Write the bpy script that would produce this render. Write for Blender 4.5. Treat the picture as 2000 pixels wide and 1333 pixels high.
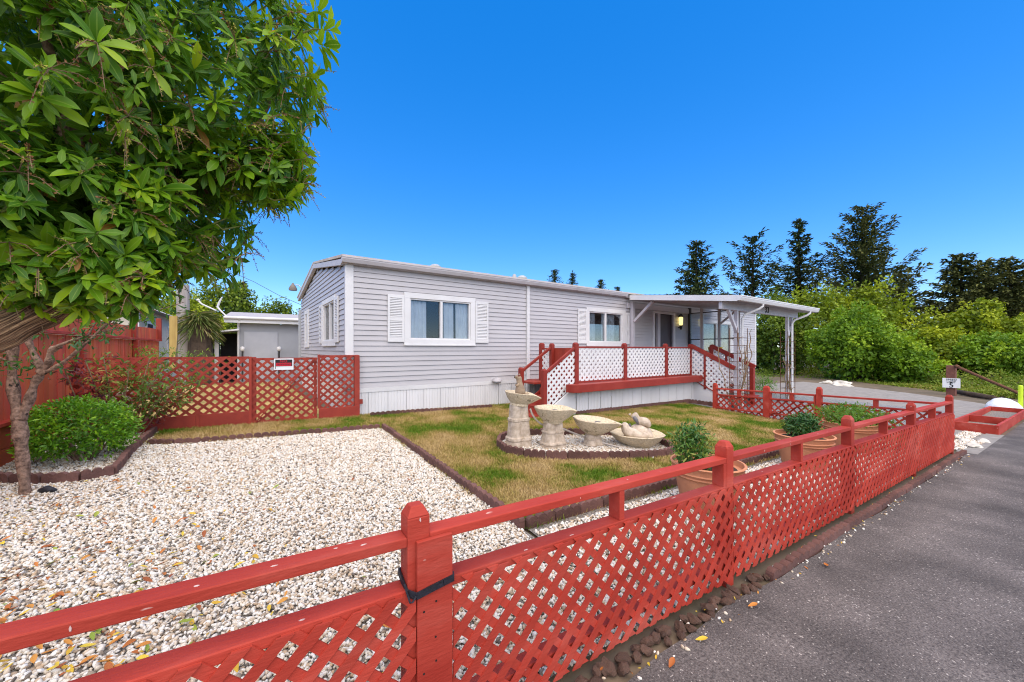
import bpy, bmesh, math, random
import numpy as np
from mathutils import Vector, Matrix, noise

for o in list(bpy.data.objects):
    bpy.data.objects.remove(o, do_unlink=True)
SC = bpy.context.scene
COL = SC.collection
RAD = math.radians

# ------------------------------------------------------------------ camera
CAM_Z = 1.635
FW = Vector((0.5404, 0.8414, 0.0))
cd = bpy.data.cameras.new('camera')
cam = bpy.data.objects.new('camera', cd)
COL.objects.link(cam)
cam.location = (0, 0, CAM_Z)
cam.rotation_euler = (RAD(90), 0, math.atan2(-FW.x, FW.y))
cd.sensor_width = 36.0
cd.lens = 745.0 / 2000.0 * 36.0
cd.shift_y = 0.00775
cd.clip_start = 0.05
cd.clip_end = 2000
SC.camera = cam

# ------------------------------------------------------------------ light: bright hazy daylight, high soft sun behind the camera
SUN_EL = RAD(62)
SUN_AZ = math.atan2(-0.28, -0.76)          # direction towards the sun in plan (x, y) as an angle from +y
world = bpy.data.worlds.new('World')
SC.world = world
world.use_nodes = True
wn = world.node_tree.nodes
wl = world.node_tree.links
wn.clear()
w_out = wn.new('ShaderNodeOutputWorld')
w_bg = wn.new('ShaderNodeBackground')
w_sky = wn.new('ShaderNodeTexSky')
w_sky.sky_type = 'NISHITA'
w_sky.sun_disc = False
w_sky.sun_elevation = SUN_EL
w_sky.sun_rotation = SUN_AZ
w_sky.altitude = 0
w_sky.air_density = 0.7
w_sky.dust_density = 0.2
w_sky.ozone_density = 3.0
w_gm = wn.new('ShaderNodeGamma')
w_gm.inputs['Gamma'].default_value = 0.60
w_hs = wn.new('ShaderNodeHueSaturation')
w_hs.inputs['Saturation'].default_value = 1.84
w_hs.inputs['Hue'].default_value = 0.512
w_hs.inputs['Value'].default_value = 2.42
wl.new(w_sky.outputs['Color'], w_gm.inputs['Color'])
wl.new(w_gm.outputs['Color'], w_hs.inputs['Color'])
wl.new(w_hs.outputs['Color'], w_bg.inputs['Color'])
w_bg.inputs['Strength'].default_value = 0.15
wl.new(w_bg.outputs['Background'], w_out.inputs['Surface'])

sd = bpy.data.lights.new('sun', 'SUN')
sun = bpy.data.objects.new('sun', sd)
COL.objects.link(sun)
sun_dir = Vector((math.sin(SUN_AZ) * math.cos(SUN_EL), math.cos(SUN_AZ) * math.cos(SUN_EL), math.sin(SUN_EL)))
sun.rotation_euler = sun_dir.to_track_quat('Z', 'Y').to_euler()
sun.location = (-20, -20, 40)
sd.energy = 4.2
sd.angle = RAD(110)
sd.color = (1.0, 0.85, 0.60)

vs = SC.view_settings
vs.view_transform = 'Standard'
vs.look = 'None'
vs.exposure = 0.55
vs.gamma = 1.0
vs.use_curve_mapping = False
SC.cycles.max_bounces = 6
SC.cycles.diffuse_bounces = 3
SC.cycles.glossy_bounces = 3
SC.cycles.transparent_max_bounces = 12
SC.cycles.use_denoising = True
SC.cycles.denoising_prefilter = 'ACCURATE'
SC.cycles.filter_width = 1.1
SC.cycles.sample_clamp_indirect = 6.0

rng = random.Random(7)
nrg = np.random.default_rng(7)


# ------------------------------------------------------------------ ground shape: the plot falls gently to the right and rises towards the home
def gz(x, y):
    xx = min(max(x, -12.0), 30.0)
    yy = min(max(y, 1.45), 9.0)
    return -0.020 * (xx - 0.54) + 0.0437 * (yy - 1.45)


# ------------------------------------------------------------------ materials
MATS = {}


def mat(name, c1, c2=None, scale=6.0, rough=0.6, bump=0.0, bscale=None, spec=0.35, stretch=None, detail=5.0,
        lo=0.35, hi=0.65, rnd=0.0, c3=None, spots=None, coord='Object', metallic=0.0, bdist=0.01):
    """A procedural surface: two or three colours mixed by noise, grain bump, optional per-object variation and sparse spots."""
    if name in MATS:
        return MATS[name]
    m = bpy.data.materials.new(name)
    m.use_nodes = True
    nt = m.node_tree
    N, L = nt.nodes, nt.links
    b = N['Principled BSDF']
    b.inputs['Roughness'].default_value = rough
    b.inputs['Specular IOR Level'].default_value = spec
    b.inputs['Metallic'].default_value = metallic
    tc = N.new('ShaderNodeTexCoord')
    mp = N.new('ShaderNodeMapping')
    if coord == 'bark':
        at_ = N.new('ShaderNodeAttribute')
        at_.attribute_name = 'barkuv'
        L.new(at_.outputs['Vector'], mp.inputs['Vector'])
    elif coord == 'World':
        ge = N.new('ShaderNodeNewGeometry')
        L.new(ge.outputs['Position'], mp.inputs['Vector'])
    else:
        L.new(tc.outputs['Object'], mp.inputs['Vector'])
    if stretch:
        mp.inputs['Scale'].default_value = stretch
    no = N.new('ShaderNodeTexNoise')
    no.inputs['Scale'].default_value = scale
    no.inputs['Detail'].default_value = detail
    no.inputs['Roughness'].default_value = 0.6
    L.new(mp.outputs['Vector'], no.inputs['Vector'])
    rp = N.new('ShaderNodeValToRGB')
    rp.color_ramp.elements[0].position = lo
    rp.color_ramp.elements[1].position = hi
    c2 = c2 or tuple(x * 0.8 for x in c1)
    rp.color_ramp.elements[0].color = (*c2, 1)
    rp.color_ramp.elements[1].color = (*c1, 1)
    if c3:
        e = rp.color_ramp.elements.new((lo + hi) / 2)
        e.color = (*c3, 1)
    L.new(no.outputs['Fac'], rp.inputs['Fac'])
    last = rp.outputs['Color']
    if spots:
        sc_, thr, scol = spots
        n2 = N.new('ShaderNodeTexNoise')
        n2.inputs['Scale'].default_value = sc_
        n2.inputs['Detail'].default_value = 3.0
        L.new(mp.outputs['Vector'], n2.inputs['Vector'])
        r2 = N.new('ShaderNodeValToRGB')
        r2.color_ramp.elements[0].position = thr
        r2.color_ramp.elements[1].position = thr + 0.03
        L.new(n2.outputs['Fac'], r2.inputs['Fac'])
        mx = N.new('ShaderNodeMixRGB')
        L.new(r2.outputs['Color'], mx.inputs['Fac'])
        L.new(last, mx.inputs['Color1'])
        mx.inputs['Color2'].default_value = (*scol, 1)
        last = mx.outputs['Color']
    if rnd:
        oi = N.new('ShaderNodeObjectInfo')
        ma = N.new('ShaderNodeMapRange')
        ma.inputs['To Min'].default_value = 1.0 - rnd
        ma.inputs['To Max'].default_value = 1.0 + rnd
        L.new(oi.outputs['Random'], ma.inputs['Value'])
        hv = N.new('ShaderNodeHueSaturation')
        L.new(ma.outputs['Result'], hv.inputs['Value'])
        L.new(last, hv.inputs['Color'])
        last = hv.outputs['Color']
    L.new(last, b.inputs['Base Color'])
    if bump:
        nb = N.new('ShaderNodeTexNoise')
        nb.inputs['Scale'].default_value = bscale or scale * 6
        nb.inputs['Detail'].default_value = 4.0
        L.new(mp.outputs['Vector'], nb.inputs['Vector'])
        bu = N.new('ShaderNodeBump')
        bu.inputs['Strength'].default_value = bump
        bu.inputs['Distance'].default_value = bdist
        L.new(nb.outputs['Fac'], bu.inputs['Height'])
        L.new(bu.outputs['Normal'], b.inputs['Normal'])
    MATS[name] = m
    return m


def ramp_set(rp, stops):
    els = rp.color_ramp.elements
    els[0].position, els[0].color = stops[0][0], (*stops[0][1], 1)
    els[1].position, els[1].color = stops[-1][0], (*stops[-1][1], 1)
    for p, c in stops[1:-1]:
        e = els.new(p)
        e.color = (*c, 1)


def rand_mat(name, stops, rough=0.6, spec=0.3, translucent=0.0, attr=None, interp='LINEAR', noise=None, rib=None):
    """Colour picked at random per object or instance (or from a per-leaf attribute) off a list of colours."""
    if name in MATS:
        return MATS[name]
    m = bpy.data.materials.new(name)
    m.use_nodes = True
    N, L = m.node_tree.nodes, m.node_tree.links
    b = N['Principled BSDF']
    b.inputs['Roughness'].default_value = rough
    b.inputs['Specular IOR Level'].default_value = spec
    rp = N.new('ShaderNodeValToRGB')
    rp.color_ramp.interpolation = interp
    ramp_set(rp, stops)
    if attr:
        at = N.new('ShaderNodeAttribute')
        at.attribute_name = attr
        fac = at.outputs['Fac']
    else:
        oi = N.new('ShaderNodeObjectInfo')
        fac = oi.outputs['Random']
    if noise:
        ge = N.new('ShaderNodeNewGeometry')
        no = N.new('ShaderNodeTexNoise')
        no.inputs['Scale'].default_value = noise[0]
        no.inputs['Detail'].default_value = 4.0
        L.new(ge.outputs['Position'], no.inputs['Vector'])
        mr = N.new('ShaderNodeMapRange')
        mr.inputs['From Min'].default_value = 0.3
        mr.inputs['From Max'].default_value = 0.7
        L.new(no.outputs['Fac'], mr.inputs['Value'])
        mm = N.new('ShaderNodeMix')
        mm.inputs['Factor'].default_value = noise[1]
        L.new(fac, mm.inputs['A'])
        L.new(mr.outputs['Result'], mm.inputs['B'])
        fac = mm.outputs['Result']
    L.new(fac, rp.inputs['Fac'])
    colour = rp.outputs['Color']
    if rib:
        ar = N.new('ShaderNodeAttribute')
        ar.attribute_name = 'rib'
        rr_ = N.new('ShaderNodeValToRGB')
        ramp_set(rr_, [(0.0, (.8, .8, .8)), (.10, (.10, .10, .10)), (.22, (0, 0, 0)), (.86, (0, 0, 0)), (.95, (.5, .5, .5)), (1.0, (.9, .9, .9))])
        L.new(ar.outputs['Fac'], rr_.inputs['Fac'])
        mxr = N.new('ShaderNodeMixRGB')
        L.new(rr_.outputs['Color'], mxr.inputs['Fac'])
        L.new(colour, mxr.inputs['Color1'])
        mxr.inputs['Color2'].default_value = (*rib, 1)
        colour = mxr.outputs['Color']
    L.new(colour, b.inputs['Base Color'])
    if translucent:
        tr = N.new('ShaderNodeBsdfTranslucent')
        hs = N.new('ShaderNodeHueSaturation')
        hs.inputs['Value'].default_value = 1.6
        hs.inputs['Hue'].default_value = 0.485
        L.new(colour, hs.inputs['Color'])
        L.new(hs.outputs['Color'], tr.inputs['Color'])
        mx = N.new('ShaderNodeMixShader')
        mx.inputs['Fac'].default_value = translucent
        L.new(b.outputs['BSDF'], mx.inputs[1])
        L.new(tr.outputs['BSDF'], mx.inputs[2])
        L.new(mx.outputs['Shader'], N['Material Output'].inputs['Surface'])
    MATS[name] = m
    return m


def glass_mat(name, tint=(0.93, 0.95, 0.96), ior=1.5):
    m = bpy.data.materials.new(name)
    m.use_nodes = True
    N, L = m.node_tree.nodes, m.node_tree.links
    N.remove(N['Principled BSDF'])
    fr = N.new('ShaderNodeFresnel')
    fr.inputs['IOR'].default_value = ior
    t = N.new('ShaderNodeBsdfTransparent')
    t.inputs['Color'].default_value = (*tint, 1)
    g = N.new('ShaderNodeBsdfGlossy')
    g.inputs['Roughness'].default_value = 0.02
    no = N.new('ShaderNodeTexNoise')
    no.inputs['Scale'].default_value = 1.3
    tc = N.new('ShaderNodeTexCoord')
    L.new(tc.outputs['Object'], no.inputs['Vector'])
    bu = N.new('ShaderNodeBump')
    bu.inputs['Strength'].default_value = 0.02
    L.new(no.outputs['Fac'], bu.inputs['Height'])
    L.new(bu.outputs['Normal'], g.inputs['Normal'])
    ad = N.new('ShaderNodeMath')
    ad.operation = 'MULTIPLY_ADD'
    ad.inputs[1].default_value = 0.75
    ad.inputs[2].default_value = 0.02
    L.new(fr.outputs['Fac'], ad.inputs[0])
    mx = N.new('ShaderNodeMixShader')
    L.new(ad.outputs['Value'], mx.inputs['Fac'])
    L.new(t.outputs['BSDF'], mx.inputs[1])
    L.new(g.outputs['BSDF'], mx.inputs[2])
    L.new(mx.outputs['Shader'], N['Material Output'].inputs['Surface'])
    return m


M_RED = mat('red_paint', (0.50, 0.110, 0.080), (0.30, 0.026, 0.016), scale=2.6, rough=0.6, bump=0.6, bscale=55, spec=0.18,
            stretch=(0.45, 1.6, 1.6), rnd=0.12, spots=(15.0, 0.735, (0.62, 0.40, 0.34)), bdist=0.004, lo=0.28, hi=0.80, c3=(0.395, 0.048, 0.030), detail=8.0)
M_DECK = mat('deck_red_paint', (0.30, 0.036, 0.022), (0.22, 0.020, 0.012), scale=3, rough=0.5, bump=0.4, bscale=50, spec=0.35, rnd=0.1, bdist=0.004, lo=0.3, hi=0.7)
M_RED_OLD = mat('weathered_red_paint', (0.52, 0.075, 0.045), (0.48, 0.125, 0.036), scale=2.2, rough=0.7, bump=0.4, bscale=50,
                stretch=(1.6, 1.6, 0.3), rnd=0.16, spots=(5.0, 0.70, (0.5, 0.2, 0.05)), bdist=0.004)
M_RED_DARK = mat('dark_red_stain', (0.34, 0.045, 0.025), (0.26, 0.032, 0.02), scale=4, rough=0.6, bump=0.3, bscale=50, rnd=0.12, bdist=0.004)
M_SIDING = mat('grey_vinyl_siding', (0.50, 0.48, 0.49), (0.46, 0.44, 0.45), scale=0.8, rough=0.45, bump=0.06, bscale=90, spec=0.35, rnd=0.025)
M_WHITE = mat('white_paint', (0.72, 0.71, 0.71), (0.65, 0.64, 0.64), scale=2.0, rough=0.45, bump=0.08, bscale=40, rnd=0.03)
M_SKIRT = mat('white_vinyl_skirt', (0.74, 0.73, 0.735), (0.66, 0.65, 0.645), scale=1.2, rough=0.4, bump=0.05, bscale=30, stretch=(1, 1, 0.3), rnd=0.03)
M_GREYTRIM = mat('grey_painted_trim', (0.52, 0.49, 0.51), (0.45, 0.43, 0.44), scale=2, rough=0.5, bump=0.08, bscale=40, rnd=0.03)
M_PORCH = mat('pale_grey_porch_paint', (0.58, 0.56, 0.59), (0.50, 0.48, 0.51), scale=2, rough=0.5, bump=0.1, bscale=40, rnd=0.03)
M_ROOF = mat('weathered_roof', (0.55, 0.49, 0.42), (0.42, 0.37, 0.32), scale=3, rough=0.8, bump=0.3, bscale=50)
M_STONE = mat('cast_stone', (0.70, 0.59, 0.42), (0.46, 0.37, 0.25), scale=38, rough=0.9, bump=1.0, bscale=70, lo=0.3, hi=0.68,
              spots=(9, 0.63, (0.30, 0.24, 0.15)), bdist=0.012)
M_STONE2 = mat('pale_pink_stone', (0.60, 0.50, 0.40), (0.38, 0.30, 0.22), scale=14, rough=0.75, bump=0.3, bscale=40)
M_OTTER = mat('brown_stone', (0.36, 0.26, 0.17), (0.24, 0.17, 0.11), scale=9, rough=0.75, bump=0.4, bscale=60)
M_GREYSTONE = mat('slate_grey_stone', (0.20, 0.19, 0.20), (0.13, 0.125, 0.13), scale=8, rough=0.6, bump=0.3, bscale=50)
M_TERRA = mat('terracotta', (0.66, 0.29, 0.15), (0.54, 0.22, 0.115), scale=4, rough=0.7, bump=0.15, bscale=60, spots=(6, 0.7, (0.60, 0.40, 0.30)))
M_SOIL = mat('potting_soil', (0.06, 0.04, 0.028), (0.03, 0.02, 0.014), scale=20, rough=0.95, bump=0.9, bscale=50)
M_EDGE = mat('brown_concrete', (0.175, 0.085, 0.07), (0.10, 0.05, 0.042), scale=9, rough=0.9, bump=0.7, bscale=60, rnd=0.22, lo=0.3, hi=0.7,
             spots=(4, 0.66, (0.24, 0.16, 0.12)))
M_ROCK = mat('reddish_rock', (0.23, 0.105, 0.075), (0.10, 0.055, 0.045), scale=14, rough=0.9, bump=0.9, bscale=50, rnd=0.3, c3=(0.16, 0.10, 0.07))
M_BOULDER = mat('pale_boulder', (0.66, 0.62, 0.55), (0.48, 0.44, 0.38), scale=2, rough=0.85, bump=0.6, bscale=14)
M_BARK = mat('shaggy_bark', (0.60, 0.37, 0.20), (0.11, 0.060, 0.032), scale=2.6, rough=0.9, bump=1.0, bscale=3.4, coord='bark', lo=0.40, hi=0.60, bdist=0.03, c3=(0.32, 0.18, 0.095))
M_BARK2 = mat('smooth_bark', (0.33, 0.205, 0.145), (0.10, 0.058, 0.04), scale=26, rough=0.85, bump=1.0, bscale=34, spots=(11, 0.66, (0.035, 0.022, 0.016)), bdist=0.015, lo=0.36, hi=0.62)
M_BARK_DARK = mat('conifer_bark', (0.10, 0.07, 0.05), (0.05, 0.035, 0.026), scale=6, rough=0.9)
M_CANE = mat('bare_cane', (0.30, 0.20, 0.11), (0.16, 0.10, 0.06), scale=20, rough=0.8)
M_STEM = mat('green_stem', (0.16, 0.20, 0.05), (0.12, 0.10, 0.03), scale=20, rough=0.7)
M_BLACK = mat('black_rubber', (0.012, 0.012, 0.016), (0.02, 0.02, 0.03), scale=40, rough=0.55, bump=0.3, bscale=120)
M_DARKMETAL = mat('dark_metal', (0.045, 0.04, 0.04), (0.03, 0.027, 0.027), scale=20, rough=0.5)
M_RUST = mat('rusted_steel', (0.16, 0.065, 0.03), (0.09, 0.04, 0.022), scale=14, rough=0.85, bump=0.4, bscale=50)
M_GALV = mat('galvanised_metal', (0.42, 0.43, 0.44), (0.34, 0.35, 0.36), scale=12, rough=0.45)
M_GREYWOOD = mat('silvered_wood', (0.40, 0.36, 0.33), (0.26, 0.23, 0.21), scale=3, rough=0.9, bump=0.4, bscale=20, stretch=(3, 3, 0.25), rnd=0.1)
M_YELWOOD = mat('yellowed_wood', (0.50, 0.36, 0.12), (0.34, 0.22, 0.07), scale=3, rough=0.85, bump=0.3, bscale=20, stretch=(3, 3, 0.25),
                spots=(3, 0.6, (0.12, 0.10, 0.08)))
M_SHED = mat('blue_grey_paint', (0.36, 0.37, 0.40), (0.32, 0.33, 0.36), scale=1.5, rough=0.6, bump=0.1, bscale=30, rnd=0.04)
M_STUCCO = mat('cream_wall', (0.62, 0.56, 0.46), (0.55, 0.49, 0.40), scale=3, rough=0.8, bump=0.2, bscale=50)
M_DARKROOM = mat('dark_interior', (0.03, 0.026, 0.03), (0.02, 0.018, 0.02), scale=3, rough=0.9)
M_CURTAIN = mat('blue_white_curtain', (0.62, 0.68, 0.76), (0.52, 0.58, 0.68), scale=4, rough=0.85)
M_CURTAIN2 = mat('cream_curtain', (0.68, 0.68, 0.60), (0.56, 0.56, 0.48), scale=4, rough=0.85, stretch=(8, 8, 0.3))
M_SCREEN = mat('dark_door_panel', (0.10, 0.085, 0.095), (0.08, 0.068, 0.075), scale=3, rough=0.5)
M_HOSE = mat('beige_hose', (0.52, 0.46, 0.40), (0.45, 0.40, 0.36), scale=12, rough=0.5)
M_YELLOW = mat('yellow_plastic', (0.55, 0.38, 0.02), (0.46, 0.30, 0.02), scale=6, rough=0.45)
M_HIVIS = mat('lime_plastic', (0.62, 0.80, 0.03), (0.55, 0.72, 0.03), scale=6, rough=0.45)
M_SIGNW = mat('white_sign_face', (0.80, 0.80, 0.80), (0.76, 0.76, 0.76), scale=4, rough=0.4)
M_SCUFF = mat('pale_scuff', (0.66, 0.50, 0.46), (0.55, 0.36, 0.32), scale=90, rough=0.8)
M_SIGNK = mat('black_sign_ink', (0.012, 0.012, 0.012), (0.02, 0.02, 0.02), scale=4, rough=0.4)
M_SIGNR = mat('red_sign_ink', (0.60, 0.012, 0.035), (0.52, 0.01, 0.03), scale=4, rough=0.4)
M_SHINGLE = mat('grey_shingle', (0.42, 0.40, 0.42), (0.30, 0.29, 0.31), scale=14, rough=0.85, bump=0.5, bscale=40)
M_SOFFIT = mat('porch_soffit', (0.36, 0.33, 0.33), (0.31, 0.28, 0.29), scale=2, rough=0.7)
M_TARP = mat('white_plastic_sheet', (0.80, 0.82, 0.85), (0.72, 0.74, 0.78), scale=4, rough=0.35, bump=0.4, bscale=8, bdist=0.03)
M_GLASS = glass_mat('window_glass')

M_LEAF = rand_mat('glossy_leaf', [(0.0, (0.032, 0.105, 0.006)), (0.42, (0.082, 0.215, 0.008)), (0.78, (0.21, 0.38, 0.010)), (1.0, (0.36, 0.50, 0.015))],
                  rough=0.38, spec=0.32, translucent=0.32, rib=(.24, .38, .05))
M_LEAFS = rand_mat('glossy_leaf_mass', [(0.0, (0.032, 0.105, 0.006)), (0.42, (0.082, 0.215, 0.008)), (0.78, (0.21, 0.38, 0.010)), (0.97, (0.36, 0.50, 0.015)), (1.0, (0.40, 0.17, 0.03))],
                   rough=0.38, spec=0.32, translucent=0.32, rib=(.24, .38, .05), attr='tint')
M_SHRUB = rand_mat('bright_shrub_leaf', [(0.0, (0.045, 0.14, 0.006)), (0.5, (0.12, 0.30, 0.010)), (1.0, (0.28, 0.48, 0.02))], rough=0.4, spec=0.4, translucent=0.25, attr='tint')
M_REDBUSH = rand_mat('mixed_red_leaf', [(0.0, (0.13, 0.022, 0.03)), (0.38, (0.17, 0.045, 0.035)), (0.45, (0.07, 0.13, 0.02)), (0.8, (0.13, 0.22, 0.03)), (1.0, (0.34, 0.30, 0.06))],
                     rough=0.45, translucent=0.25, attr='tint')
M_ROSE = rand_mat('rose_leaf', [(0.0, (0.02, 0.075, 0.014)), (0.5, (0.04, 0.13, 0.018)), (0.85, (0.10, 0.21, 0.02)), (1.0, (0.24, 0.28, 0.04))], rough=0.4, spec=0.45, translucent=0.2, attr='tint')
M_LIGHTLEAF = rand_mat('light_leaf', [(0.0, (0.06, 0.14, 0.015)), (0.5, (0.11, 0.23, 0.02)), (1.0, (0.26, 0.34, 0.04))], rough=0.5, translucent=0.3, attr='tint')
M_BUSH_A = rand_mat('bush_leaf_bright', [(0.0, (0.07, 0.155, 0.006)), (0.5, (0.17, 0.30, 0.010)), (1.0, (0.36, 0.48, 0.02))], rough=0.55, translucent=0.2, attr='tint')
M_BUSH_B = rand_mat('bush_leaf_olive', [(0.0, (0.095, 0.155, 0.006)), (0.5, (0.23, 0.30, 0.008)), (1.0, (0.42, 0.47, 0.02))], rough=0.55, translucent=0.2, attr='tint')
M_BUSH_C = rand_mat('bush_leaf_deep', [(0.0, (0.055, 0.105, 0.008)), (0.5, (0.12, 0.19, 0.010)), (1.0, (0.23, 0.30, 0.02))], rough=0.55, translucent=0.2, attr='tint')
M_NEEDLE = rand_mat('spruce_needle', [(0.0, (0.026, 0.046, 0.018)), (0.6, (0.055, 0.085, 0.024)), (1.0, (0.13, 0.15, 0.035))], rough=0.7, spec=0.2, attr='tint')
M_NEEDLE2 = rand_mat('olive_needle', [(0.0, (0.045, 0.060, 0.018)), (0.6, (0.095, 0.108, 0.026)), (1.0, (0.18, 0.18, 0.045))], rough=0.7, spec=0.2, attr='tint')
M_WEED = rand_mat('weed_leaf', [(0.0, (0.08, 0.14, 0.01)), (0.5, (0.15, 0.22, 0.015)), (0.8, (0.26, 0.27, 0.04)), (1.0, (0.32, 0.20, 0.09))], rough=0.6, translucent=0.2, attr='tint', noise=(0.5, 0.6))
M_PAMPAS = rand_mat('strap_leaf', [(0.0, (0.07, 0.12, 0.02)), (0.6, (0.16, 0.20, 0.05)), (1.0, (0.42, 0.36, 0.17))], rough=0.55, translucent=0.2, attr='tint')
M_PANICLE = rand_mat('flower_bud', [(0.0, (0.18, 0.07, 0.03)), (0.45, (0.25, 0.13, 0.04)), (0.6, (0.30, 0.30, 0.05)), (1.0, (0.45, 0.44, 0.07))], rough=0.7, attr='tint')
M_FALLEN = rand_mat('fallen_orange_leaf', [(0.0, (0.26, 0.07, 0.025)), (0.5, (0.46, 0.15, 0.03)), (1.0, (0.55, 0.26, 0.05))], rough=0.6)
M_FALLEN_Y = rand_mat('fallen_yellow_leaf', [(0.0, (0.52, 0.30, 0.03)), (1.0, (0.62, 0.47, 0.05))], rough=0.6)
M_FALLEN_G = rand_mat('fallen_green_leaf', [(0.0, (0.16, 0.25, 0.03)), (1.0, (0.34, 0.36, 0.05))], rough=0.6)
M_PEBBLE = rand_mat('white_pebble', [(0.0, (0.10, 0.08, 0.065)), (0.06, (0.27, 0.22, 0.17)), (0.16, (0.48, 0.34, 0.21)), (0.30, (0.60, 0.50, 0.38)), (0.55, (0.67, 0.62, 0.54)), (1.0, (0.78, 0.75, 0.70))],
                    rough=0.55, spec=0.4)
M_GRASS = rand_mat('dry_lawn_blade', [(0.0, (0.05, 0.13, 0.004)), (0.29, (0.11, 0.20, 0.008)), (0.44, (0.27, 0.245, 0.045)), (0.60, (0.45, 0.325, 0.12)), (1.0, (0.56, 0.42, 0.22))],
                   rough=0.6, spec=0.2, translucent=0.15, noise=(1.35, 0.74))


# ------------------------------------------------------------------ mesh building
ORIG = {}          # object -> world offset its mesh coordinates are taken from (None: already local)


class MB:
    def __init__(self):
        self.v, self.f, self.t = [], [], []

    def add(self, vs, fs):
        n = len(self.v)
        self.v += [tuple(p) for p in vs]
        self.f += [tuple(i + n for i in f) for f in fs]
        return self

    def hexa(self, p):      # 8 points: bottom ring 0-3, top ring 4-7
        return self.add(p, [(3, 2, 1, 0), (4, 5, 6, 7), (0, 1, 5, 4), (1, 2, 6, 5), (2, 3, 7, 6), (3, 0, 4, 7)])

    def box(self, x0, x1, y0, y1, z0, z1):
        return self.hexa([(x0, y0, z0), (x1, y0, z0), (x1, y1, z0), (x0, y1, z0), (x0, y0, z1), (x1, y0, z1), (x1, y1, z1), (x0, y1, z1)])

    def prism(self, poly, ext):
        n = len(poly)
        e = Vector(ext)
        a = [Vector(p) for p in poly]
        b = [p + e for p in a]
        return self.add(a + b, [tuple(range(n))[::-1], tuple(range(n, 2 * n))] + [(i, (i + 1) % n, n + (i + 1) % n, n + i) for i in range(n)])

    def bar(self, p, q, w, h, up=(0, 0, 1)):
        p, q = Vector(p), Vector(q)
        d = (q - p).normalized()
        s = d.cross(Vector(up)).normalized()
        u = s.cross(d).normalized()
        r = [(-w / 2, -h / 2), (w / 2, -h / 2), (w / 2, h / 2), (-w / 2, h / 2)]
        a = [p + s * i + u * j for i, j in r]
        b = [q + s * i + u * j for i, j in r]
        return self.add(a + b, [(3, 2, 1, 0), (4, 5, 6, 7), (0, 1, 5, 4), (1, 2, 6, 5), (2, 3, 7, 6), (3, 0, 4, 7)])

    def tube(self, pts, rad, n=8, cap=True):
        pts = [Vector(p) for p in pts]
        if not hasattr(rad, '__len__'):
            rad = [rad] * len(pts)
        rings = []
        prev = None
        for i, p in enumerate(pts):
            d = (pts[min(i + 1, len(pts) - 1)] - pts[max(i - 1, 0)]).normalized()
            if prev is None:
                a = Vector((0, 0, 1)) if abs(d.z) < 0.9 else Vector((1, 0, 0))
                s = d.cross(a).normalized()
            else:
                s = (prev - d * prev.dot(d)).normalized()
            prev = s
            t = d.cross(s)
            rings.append([p + (s * math.cos(k * 2 * math.pi / n) + t * math.sin(k * 2 * math.pi / n)) * rad[i] for k in range(n)])
        vs = [q for r in rings for q in r]
        fs = []
        for i in range(len(pts) - 1):
            for k in range(n):
                fs.append((i * n + k, i * n + (k + 1) % n, (i + 1) * n + (k + 1) % n, (i + 1) * n + k))
        if cap:
            fs.append(tuple(range(n))[::-1])
            m = (len(pts) - 1) * n
            fs.append(tuple(range(m, m + n)))
        return self.add(vs, fs)

    def lathe(self, prof, c=(0, 0, 0), n=20, deform=None):
        vs, fs = [], []
        for r, z in prof:
            for k in range(n):
                a = k * 2 * math.pi / n
                p = Vector((r * math.cos(a), r * math.sin(a), z))
                if deform:
                    p = deform(p, a)
                vs.append(Vector(c) + p)
        for i in range(len(prof) - 1):
            for k in range(n):
                fs.append((i * n + k, i * n + (k + 1) % n, (i + 1) * n + (k + 1) % n, (i + 1) * n + k))
        fs.append(tuple(range(n))[::-1])
        m = (len(prof) - 1) * n
        fs.append(tuple(range(m, m + n)))
        return self.add(vs, fs)


def mesh_from(mb, name, off=None, smooth=False):
    me = bpy.data.meshes.new(name)
    vs = mb.v
    if off is not None:
        vs = [(a - off[0], b - off[1], c - off[2]) for a, b, c in vs]
    me.from_pydata(vs, [], mb.f)
    if len(vs) < 30000:
        bm = bmesh.new()
        bm.from_mesh(me)
        bmesh.ops.recalc_face_normals(bm, faces=bm.faces)
        bm.to_mesh(me)
        bm.free()
    if smooth:
        me.polygons.foreach_set('use_smooth', [True] * len(me.polygons))
        if smooth != 'all':
            me.set_sharp_from_angle(angle=RAD(40))
    me.update()
    return me


def put(name, me, m, parent=None, loc=None):
    o = bpy.data.objects.new(name, me)
    if m and not me.materials:
        me.materials.append(m)
    COL.objects.link(o)
    if parent:
        o.parent = parent
        ORIG[o] = ORIG.get(parent)
    if loc is not None:
        o.location = loc
    return o


def part(mb, name, m, parent, smooth=False, bevel=0.0, label=None, kind=None):
    o = put(name, mesh_from(mb, name, ORIG.get(parent), smooth), m, parent)
    if bevel:
        b = o.modifiers.new('bevel', 'BEVEL')
        b.width = bevel
        b.segments = 2
        b.limit_method = 'ANGLE'
    if label:
        o['label'] = label
    if kind:
        o['kind'] = kind
    return o


def tag(o, label, cat, group=None, kind=None):
    if label:
        o['label'] = label
    if cat:
        o['category'] = cat
    if group:
        o['group'] = group
    if kind:
        o['kind'] = kind
    return o


def thing(name, label, cat, loc=(0, 0, 0), rotz=None, group=None):
    o = bpy.data.objects.new(name, None)
    o.empty_display_size = 0.1
    COL.objects.link(o)
    o.location = loc
    if rotz is not None:
        o.rotation_euler = (0, 0, rotz)
        ORIG[o] = None
    else:
        ORIG[o] = Vector(loc)
    return tag(o, label, cat, group)


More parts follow.
